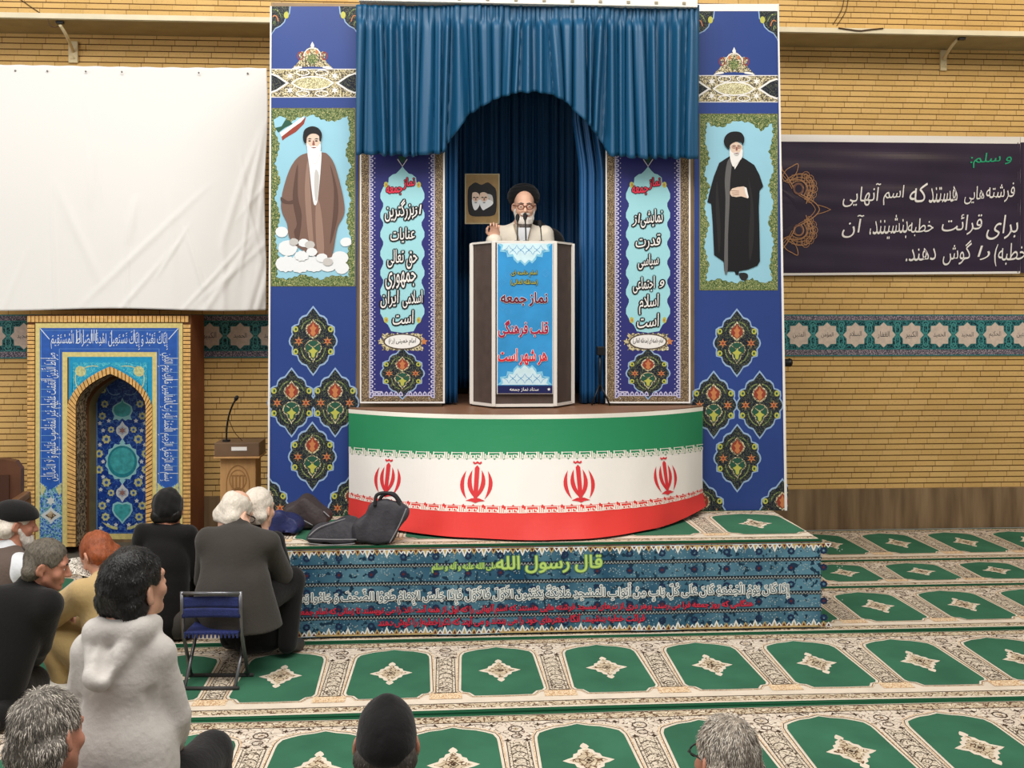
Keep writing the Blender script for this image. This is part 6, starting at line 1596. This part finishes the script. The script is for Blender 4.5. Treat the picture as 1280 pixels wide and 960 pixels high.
# --- black suit and black cap
c6 = W(203, 700, 6.45)
J = dict(pel=(0, 0, .14), ch=(0, .05, .47), nk=(0, .10, .70), shL=(-.135, .07, .645), shR=(.135, .07, .635), elL=(-.18, .11, .38), elR=(.18, .11, .38))
HM = headM((0, .125, .775), 6, 8, 0)
o, V3 = person('man from behind in black suit and cap, sitting before the prayer niche', (c6.x, 6.45, 0), 0, J, HM, M_sk2, tf=.88)
jacket(o, V3, M_blackc, -.008, wr=(.006, 20, 12, (1, 1, 2)), name='jacket', sx=1.02); trousers(o, V3, M_trg); shoes(o, V3, M_black, 'sock'); hairshell(o, HM, M_hk, .008)
v = Vol(); v.ell((0, -.014, .038), (.090, .108, .10), .01, HM); n = HM.to_3x3() @ Vector((0, .15, -1)).normalized(); p = HM @ Vector((0, 0, -.012))
v.ell((0, -.03, .0), (.089, .10, .07), .02, HM); n = n.normalized(); p = HM @ Vector((0, 0, -.062)); vobj('cap', v, .006, M_black, o, wr=(.004, 70, 2), cut=[(n.x, n.y, n.z, n.dot(p))])
# --- white hair between the coat and the banner
c8 = W(317, 700, 6.20)
J = dict(pel=(0, 0, .14), ch=(0, .02, .46), nk=(0, .05, .72), shL=(-.13, .02, .66), shR=(.125, .02, .66), elL=(-.17, .13, .36), elR=(.17, .13, .36), wrL=(-.08, .24, .42), wrR=(.08, .24, .42), hipL=(-.08, .02, .13), hipR=(.08, .02, .13), knL=(-.10, .13, .46), knR=(.10, .13, .46), anL=(-.09, .12, .09), anR=(.09, .12, .09), toL=(-.09, .15, .05), toR=(.09, .15, .05))
HM = headM((.01, .075, .835), -18, 2, 0)
o, V3 = person('white haired man in black squatting by the platform, mostly hidden behind the charcoal coat', (c8.x, 6.17, 0), -10, J, HM, M_skp, tf=.85)
jacket(o, V3, M_black, -.01, sx=1.0); trousers(o, V3, M_black, r=(.085, .068, .05)); shoes(o, V3, M_shoe); hairshell(o, HM, M_hw, .008)
# --- black coat in profile at the left
c3 = W(-8, 700, 5.22)
J = dict(pel=(-.03, 0, .14), ch=(.03, .06, .47), nk=(.115, .12, .635), shL=(-.14, .04, .575), shR=(.24, .07, .565), elL=(-.25, .08, .32), elR=(.13, .15, .34), hipR=(.04, .03, .12), wrL=(-.10, .26, .24), wrR=(.02, .28, .24), knL=(-.16, .26, .10), knR=(.02, .26, .10), anL=(-.13, -.10, .07), anR=(.10, -.10, .07), toL=(-.13, -.20, .05), toR=(.10, -.20, .05))
HM = headM((.185, .15, .745), -66, 14, 4, 1.02)
o, V3 = person('grey haired man in a black coat, profile turned to the beige suit', (c3.x, 5.22, 0), -14, J, HM, M_sk2, body_h=.006)
jacket(o, V3, M_blackc, .010, name='coat', sx=1.12, wr=(.006, 18, 15)); trousers(o, V3, M_blackc, r=(.115, .085, .06)); shoes(o, V3, M_black, 'sock'); hs = hairshell(o, HM, mat('hair_salt_pepper', (104, 96, 84), .55, var=(80, .3), bump=(160, .6), stretch=(1, 1, .35)), .006, brow=.08); brows(o, HM, mat('brow_dark', (52, 44, 40), .7))
strands(o, hs, HM, [M_hg, M_hgd, M_hgd], 1500, .018, .1, seed=3)
# --- beige suit, henna hair
c4 = W(158, 800, 5.62)
J = dict(pel=(0, 0, .14), ch=(0, .09, .43), nk=(0, .17, .575), shL=(-.17, .13, .525), shR=(.17, .12, .51), elL=(-.23, .33, .40), elR=(.24, .28, .22), wrL=(-.06, .52, .34), wrR=(.08, .50, .26), hipL=(-.10, .04, .13), hipR=(.10, .04, .13), knL=(-.20, .38, .31), knR=(.28, .34, .13), anL=(-.19, .26, .07), anR=(.0, .36, .07), toL=(-.22, .38, .05), toR=(-.08, .46, .05))
HM = headM((.0, .25, .685), 2, 40, 0)
o, V3 = person('man with henna dyed hair in a beige suit, bowed with one knee raised', (c4.x, 5.62, 0), 52, J, HM, M_sk)
jacket(o, V3, M_beige, .012, wr=(.006, 24, 21), sl_r=(.07, .064, .054)); trousers(o, V3, cloth('trousers_beige', (188, 160, 108)), wr=(.005, 26, 8), r=(.11, .08, .066)); shoes(o, V3, M_trg, 'sock'); hairshell(o, HM, M_hen, .008)
v = Vol(); v.cap(V3['nk'] + Vector((0, -.01, -.02)), V3['nk'] + Vector((0, .01, .025)), .068, .060, .01); vobj('shirt_collar', v, .006, M_shirt, o)
# --- white beard and dark cap at the far left
c2 = W(-6, 700, 6.15)
J = dict(ch=(0, .05, .46), nk=(0, .09, .63), shL=(-.17, .06, .55), shR=(.18, .06, .54), elR=(.235, .14, .36))
HM = headM((.01, .13, .765), -30, 8, 0, 1.04)
o, V3 = person('white bearded man in dark cap, grey brown vest and white shirt', (c2.x, 6.15, 0), -30, J, HM, M_sk2)
jacket(o, V3, M_shirt, .0, name='shirt', wr=(.004, 26, 31)); V2 = dict(V3); V2['shL'] = V3['shL'] * 1.0; V2['shL'].x *= .62; V2['shR'] = V3['shR'].copy(); V2['shR'].x *= .62
jacket(o, V2, M_vest, .010, name='vest', sleeves=False, collar=False, wr=(.004, 22, 30), sx=1.0); trousers(o, V3, M_trg); shoes(o, V3, M_black, 'sock'); hairshell(o, HM, M_hw, .006)
v = Vol(); v.ell((0, .068, -.105), (.055, .045, .055), .03, HM); v.cap((-.066, .012, -.03), (-.045, .05, -.095), .014, .022, .02, M=HM); v.cap((.066, .012, -.03), (.045, .05, -.095), .014, .022, .02, M=HM); vobj('beard', v, .006, M_bw, o, wr=(.003, 110, 2))
v = Vol(); v.ell((0, -.005, .055), (.100, .122, .075), .01, HM, e=(-10, 0, 0)); n = (HM.to_3x3() @ Vector((0, .12, -1))).normalized(); p = HM @ Vector((0, 0, .022)); vobj('cap', v, .006, M_black, o, cut=[(n.x, n.y, n.z, n.dot(p))])
# --- boy in the pale hoodie
c5 = W(155, 800, 3.28)
J = dict(pel=(0, 0, .50), ch=(0, .0, .88), nk=(.01, .015, 1.035), shL=(-.098, -.01, .955), shR=(.100, .0, .95), elL=(-.158, .03, .75), elR=(.138, .05, .735), wrL=(-.10, .20, .58), wrR=(.07, .22, .58), hipL=(-.08, .03, .46), hipR=(.085, .03, .46), knL=(-.07, .40, .46), knR=(.14, .40, .47), anL=(-.06, .40, .10), anR=(.15, .40, .10), toL=(-.06, .53, .04), toR=(.15, .53, .04))
HM = headM((.02, .03, 1.145), -26, -12, 3, .98)
o, V3 = person('black haired boy in a pale grey hoodie, sitting upright and looking to the podium', (c5.x, 3.28, 0), -6, J, HM, M_skc, body_h=.006, tf=.78)
def hood(v):
    v.cap((-.07, -.045, 1.02), (-.035, -.125, .915), .034, .028, .02); v.cap((.07, -.04, 1.03), (-.02, -.135, .91), .034, .026, .02); v.cap((-.04, -.125, .915), (-.015, -.135, .905), .028, .026, .02)
    v.cap((-.075, .03, 1.03), (-.06, -.05, 1.03), .028, .032, .03); v.cap((.085, .03, 1.035), (.065, -.045, 1.035), .028, .032, .03); v.cap((-.06, -.055, 1.03), (.06, -.05, 1.035), .034, .034, .02)
    v.ell((-.004, -.135, .965), (.026, .03, .046), .012, op='s', e=(-30, 0, 18)); v.cap((.05, -.115, .985), (.0, -.165, .93), .010, .006, .012, op='s'); v.cap((-.05, -.10, 1.0), (-.055, -.14, .95), .008, .005, .010, op='s')
    for a_, b_, r_ in (((.108, -.066, .85), (.116, -.058, .58), .020), ((-.112, -.060, .83), (-.120, -.052, .58), .015), ((.01, -.112, .80), (.085, -.082, .855), .008), ((.055, -.102, .62), (.098, -.075, .77), .009), ((-.055, -.108, .58), (-.03, -.112, .70), .008), ((-.085, -.088, .66), (-.065, -.102, .81), .008), ((.02, -.120, .56), (.06, -.105, .60), .008), ((.138, -.05, .78), (.165, -.01, .74), .008), ((.130, -.05, .70), (.165, .0, .69), .007), ((-.15, -.04, .77), (-.185, .0, .76), .007)):
        v.cap(a_, b_, r_, r_ * .7, .012, op='s')
    v.cap((.0, .0, .60), (0, .0, .47), .15, .155, .04, (1.05, .8, 1)); v.cap((.0, -.02, .60), (0, -.02, .66), .165, .16, .04, (1.0, .8, 1))
jacket(o, V3, M_hood, -.006, name='hoodie', wr=(.0075, 17, 41, (1.2, 1.2, .55)), sl_r=(.056, .054, .048), torso=(.126, .120), flat=.8, collar=False, extra=hood, h=.0065, sx=1.05)
trousers(o, V3, M_black, r=(.095, .072, .055)); shoes(o, V3, M_black)
hs = hairshell(o, HM, M_hk, .013, nape=-.072, brow=.05, fluff=.004, h=.005, low=False); strands(o, hs, HM, [M_hk], 5000, .016, .08, .0012, 5)
# --- grey head at the lower left
c9 = W(40, 900, 2.95)
J = dict(nk=(0, .05, .645), shL=(-.18, .02, .565), shR=(.18, .02, .565), ch=(0, .02, .46), pel=(0, -.02, .14), knL=(-.12, .24, .09), knR=(.10, .24, .09), anL=(-.10, -.12, .06), anR=(.09, -.12, .06), toL=(-.10, -.2, .05), toR=(.09, -.2, .05), wrL=(-.1, .2, .22), wrR=(.1, .2, .22))
HM = headM((.01, .07, .805), -14, 6, -8, 1.0)
o, V3 = person('man with thick grey hair seen from behind in the lower left corner', (c9.x, 2.95, 0), -8, J, HM, M_sk2, body_h=.006)
jacket(o, V3, cloth('coat_dark_grey', (52, 50, 50)), .01); trousers(o, V3, M_black); shoes(o, V3, M_black, 'sock'); hs = hairshell(o, HM, M_hg, .012, fluff=.004); strands(o, hs, HM, [M_hg, M_hw, M_hgd], 8000, .024, .16, .0008, 6)
# --- black beanie
c10 = W(482, 900, 3.02)
J = dict(nk=(0, .05, .60), ch=(0, .02, .44))
HM = headM((0, .06, .738), 0, 2, 0, 1.03)
o, V3 = person('man seen from behind in a peaked black beanie at the bottom of the view', (c10.x, 3.02, 0), 0, J, HM, M_sk2, body_h=.006)
jacket(o, V3, M_black, .0); trousers(o, V3, M_black); shoes(o, V3, M_black, 'sock'); hs = hairshell(o, HM, M_hgd, .003); strands(o, hs, HM, [M_hg, M_hgd], 2600, .014, .05, .001, 9, zmax=-.02)
v = Vol(); v.ell((0, -.014, .030), (.083, .104, .098), .01, HM); v.ell((0, -.04, .0), (.079, .080, .06), .03, HM); v.cap((0, -.02, .08), (.0, -.03, .124), .045, .010, .05, M=HM)
for s_ in (1, -1): v.ell((s_ * .096, .0, -.022), (.024, .036, .036), .006, HM, op='s')
v.cap((-.004, -.135, .10), (-.012, -.12, .05), .010, .004, .012, M=HM, op='s'); v.cap((-.02, -.125, .115), (-.035, -.135, .06), .006, .003, .01, M=HM, op='s')
n = (HM.to_3x3() @ Vector((0, .2, -1))).normalized(); p = HM @ Vector((0, -.09, -.035)); vobj('beanie', v, .005, M_black, o, wr=(.0012, 60, 2), cut=[(n.x, n.y, n.z, n.dot(p))])
# --- grey head with glasses, lower right
c11 = W(917, 900, 2.90)
J = dict(nk=(0, .05, .565), ch=(0, .02, .42), shL=(-.17, .06, .50), shR=(.17, .06, .50))
HM = headM((0, .06, .705), 14, 3, 2, 1.0)
o, V3 = person('short haired grey man with dark glasses seen from behind at the bottom right', (c11.x, 2.90, 0), 4, J, HM, M_sk2, body_h=.006)
jacket(o, V3, cloth('jacket_dark', (44, 42, 44)), .0); trousers(o, V3, M_black); shoes(o, V3, M_black, 'sock'); hs = hairshell(o, HM, mat('hair_ash', (150, 138, 124), .55, var=(70, .3), bump=(160, .6), stretch=(1, 1, .35)), .009); strands(o, hs, HM, [M_hg, M_hw, M_hgd, M_hw], 6500, .022, .16, .0009, 8); glasses(o, HM, M_mic, .0026)

# ------------------------------------------------------------------ bags on the platform, tablet, papers
ZC = ZP + .012
M_bag = mat('bag_charcoal', (58, 56, 62), .6, var=(12, .2), bump=(40, .4)); M_bagp = mat('bag_piping', (136, 134, 138), .5); M_bagb = mat('bag_navy', (34, 40, 86), .5, var=(12, .25), bump=(30, .5)); M_bagbr = mat('bag_brown_black', (58, 48, 48), .6, var=(10, .2), bump=(40, .4))
def bag(label, outline, Y, depth, m, seed=1, pip=None, handle=None, amp=.010, lean=0.0):
    """soft sewn bag: outline seen from the front given real depth, puffed and creased"""
    c = catmull(outline, 3); P = [at(u, v, Y) for u, v in c]
    base = Vector((sum(p.x for p in P) / len(P), Y + depth / 2, ZC)); bm_ = bmesh.new()
    zmin = min(p.z for p in P)
    Q = [Vector((p.x - base.x, 0, p.z - zmin)) for p in P]; zm = max(q.z for q in Q)
    rings = [(-.5, .86), (-.42, .97), (-.2, 1.0), (.2, 1.0), (.42, .97), (.5, .86)]; cz = sum(q.z for q in Q) / len(Q); cx_ = sum(q.x for q in Q) / len(Q)
    R_ = [[bm_.verts.new((cx_ + (q.x - cx_) * k, t * depth * (1 - .35 * max(0, q.z) / zm) + lean * q.z, cz + (q.z - cz) * k)) for q in Q] for t, k in rings]
    n = len(Q)
    for a, b_ in zip(R_, R_[1:]):
        for i in range(n): bm_.faces.new((a[i], a[(i + 1) % n], b_[(i + 1) % n], b_[i]))
    bm_.faces.new(R_[0][::-1]); bm_.faces.new(R_[-1])
    bmesh.ops.triangulate(bm_, faces=[f for f in bm_.faces if len(f.verts) > 4]); bmesh.ops.recalc_face_normals(bm_, faces=list(bm_.faces))
    for _ in range(2): bmesh.ops.subdivide_edges(bm_, edges=list(bm_.edges), cuts=1, use_grid_fill=True)
    bmesh.ops.smooth_vert(bm_, verts=list(bm_.verts), factor=.5, use_axis_x=True, use_axis_y=True, use_axis_z=True)
    bm_.normal_update(); A = np.array([tuple(v_.co) for v_ in bm_.verts]); d = ripple(A, 30, seed) * amp
    for v_, dd in zip(bm_.verts, d): v_.co += v_.normal * dd
    zz = min(v_.co.z for v_ in bm_.verts)
    for v_ in bm_.verts: v_.co.z = max(v_.co.z - zz - .006, 0.0)
    b = MB(); b.bm(bm_, m); o = b.build('bag', smooth=True); o.location = base; tag(o, label, 'bag')
    sh = Vector((base.x, 0, zmin - zz * 0 ))
    def loc(u, v, dy): p = at(u, v, Y); return Vector((p.x - base.x, dy - depth / 2, p.z - zmin))
    for q in (pip or []):
        b = MB(); b.tube(catmull3([loc(*w_) for w_ in q], 5), .004, M_bagp, 6); b.build('piping', o, smooth=True)
    for q in (handle or []): b = MB(); b.tube(catmull3([loc(*w_) for w_ in q], 6), .011, mat('bag_handle', (34, 32, 36), .6), 8); b.build('handle', o, smooth=True)
    return o
bag('upright charcoal shoulder bag with looped handle leaning on the flag', [(441, 672), (440, 655), (455, 640), (464, 626), (484, 624), (508, 630), (511, 640), (500, 660), (488, 676), (462, 677)], 6.44, .15, M_bag, 2, [[(508, 631, -.005), (499, 652, -.012), (487, 674, -.012)]], [[(468, 630, .05), (470, 617, .06), (482, 614, .06), (494, 619, .06), (500, 632, .05)], [(472, 628, .09), (478, 618, .10), (492, 617, .10), (504, 634, .09)]], lean=.10)
bag('flat charcoal bag with pale piping lying beside the upright bag', [(384, 664), (396, 655), (416, 650), (432, 645), (446, 650), (448, 664), (446, 674), (420, 676), (386, 673)], 6.46, .26, M_bag, 5, [[(386, 664, -.008), (400, 654, .03), (430, 646, .08)], [(385, 667, -.012), (412, 668, -.014), (446, 668, -.012)], [(386, 673, -.012), (415, 675, -.014), (444, 673, -.012)]])
bag('slumped dark bag with grey strap behind the flat bag, against the blue banner', [(352, 640), (366, 630), (380, 623), (396, 632), (412, 644), (410, 657), (392, 662), (366, 662), (352, 652)], 6.90, .24, M_bagbr, 7, [[(352, 637, -.008), (372, 645, -.012), (391, 655, -.012)], [(404, 639, .02), (412, 645, .0)]])
bag('crumpled navy plastic bag at the platform end behind the white haired men', [(333, 650), (342, 643), (356, 645), (368, 652), (374, 662), (366, 669), (345, 671), (334, 668)], 6.72, .20, M_bagb, 9, amp=.016)
tb_ = empty('tablet', tuple(at(119, 718, 5.9)), R(35))
b = MB(); b.box((-.07, -.006, -.05), (.07, .006, .05), M_mic, .004, Matrix.Rotation(R(-38), 4, 'X')); b.build('casing', tb_)
b = MB(); b.box((-.062, -.0075, -.043), (.062, -.0062, .043), mat('tablet_screen', (120, 116, 96), .3), 0, Matrix.Rotation(R(-38), 4, 'X')); b.build('screen', tb_)
tag(tb_, 'small dark framed tablet held between the black coat and the beige suit', 'tablet')
M_paper = mat('paper_white', (228, 224, 214), .7); M_paperp = arab('paper_print', (226, 220, 208), (110, 104, 96), (206, 198, 184), 60, .05, .7)
p = at(96, 718, 5.75); b = MB()
b.grid(lambda s, t: Vector((lerp(-.11, .09, s), lerp(-.07, .10, t), .02 * math.sin(s * 3.1) + .05 * t)), 8, 8, M_paperp); pa = b.build('newspaper', loc=p); md = pa.modifiers.new('thickness', 'SOLIDIFY'); md.thickness = .002
tag(pa, 'printed white newspaper sheet spread beside the tablet', 'paper')
p = fl(34, 872, .03); b = MB()
b.grid(lambda s, t: Vector((lerp(-.16, .22, s), lerp(-.12, .12, t), .012 * math.sin(s * 4) * t + .05 * s * t)), 10, 8, M_paper); pa = b.build('paper_sheet', loc=p); md = pa.modifiers.new('thickness', 'SOLIDIFY'); md.thickness = .002; pa.rotation_euler = (0, 0, R(18))
tag(pa, 'white paper sheet lying on the carpet behind the grey head in the corner', 'paper')
bpy.data.objects.remove(_fo)
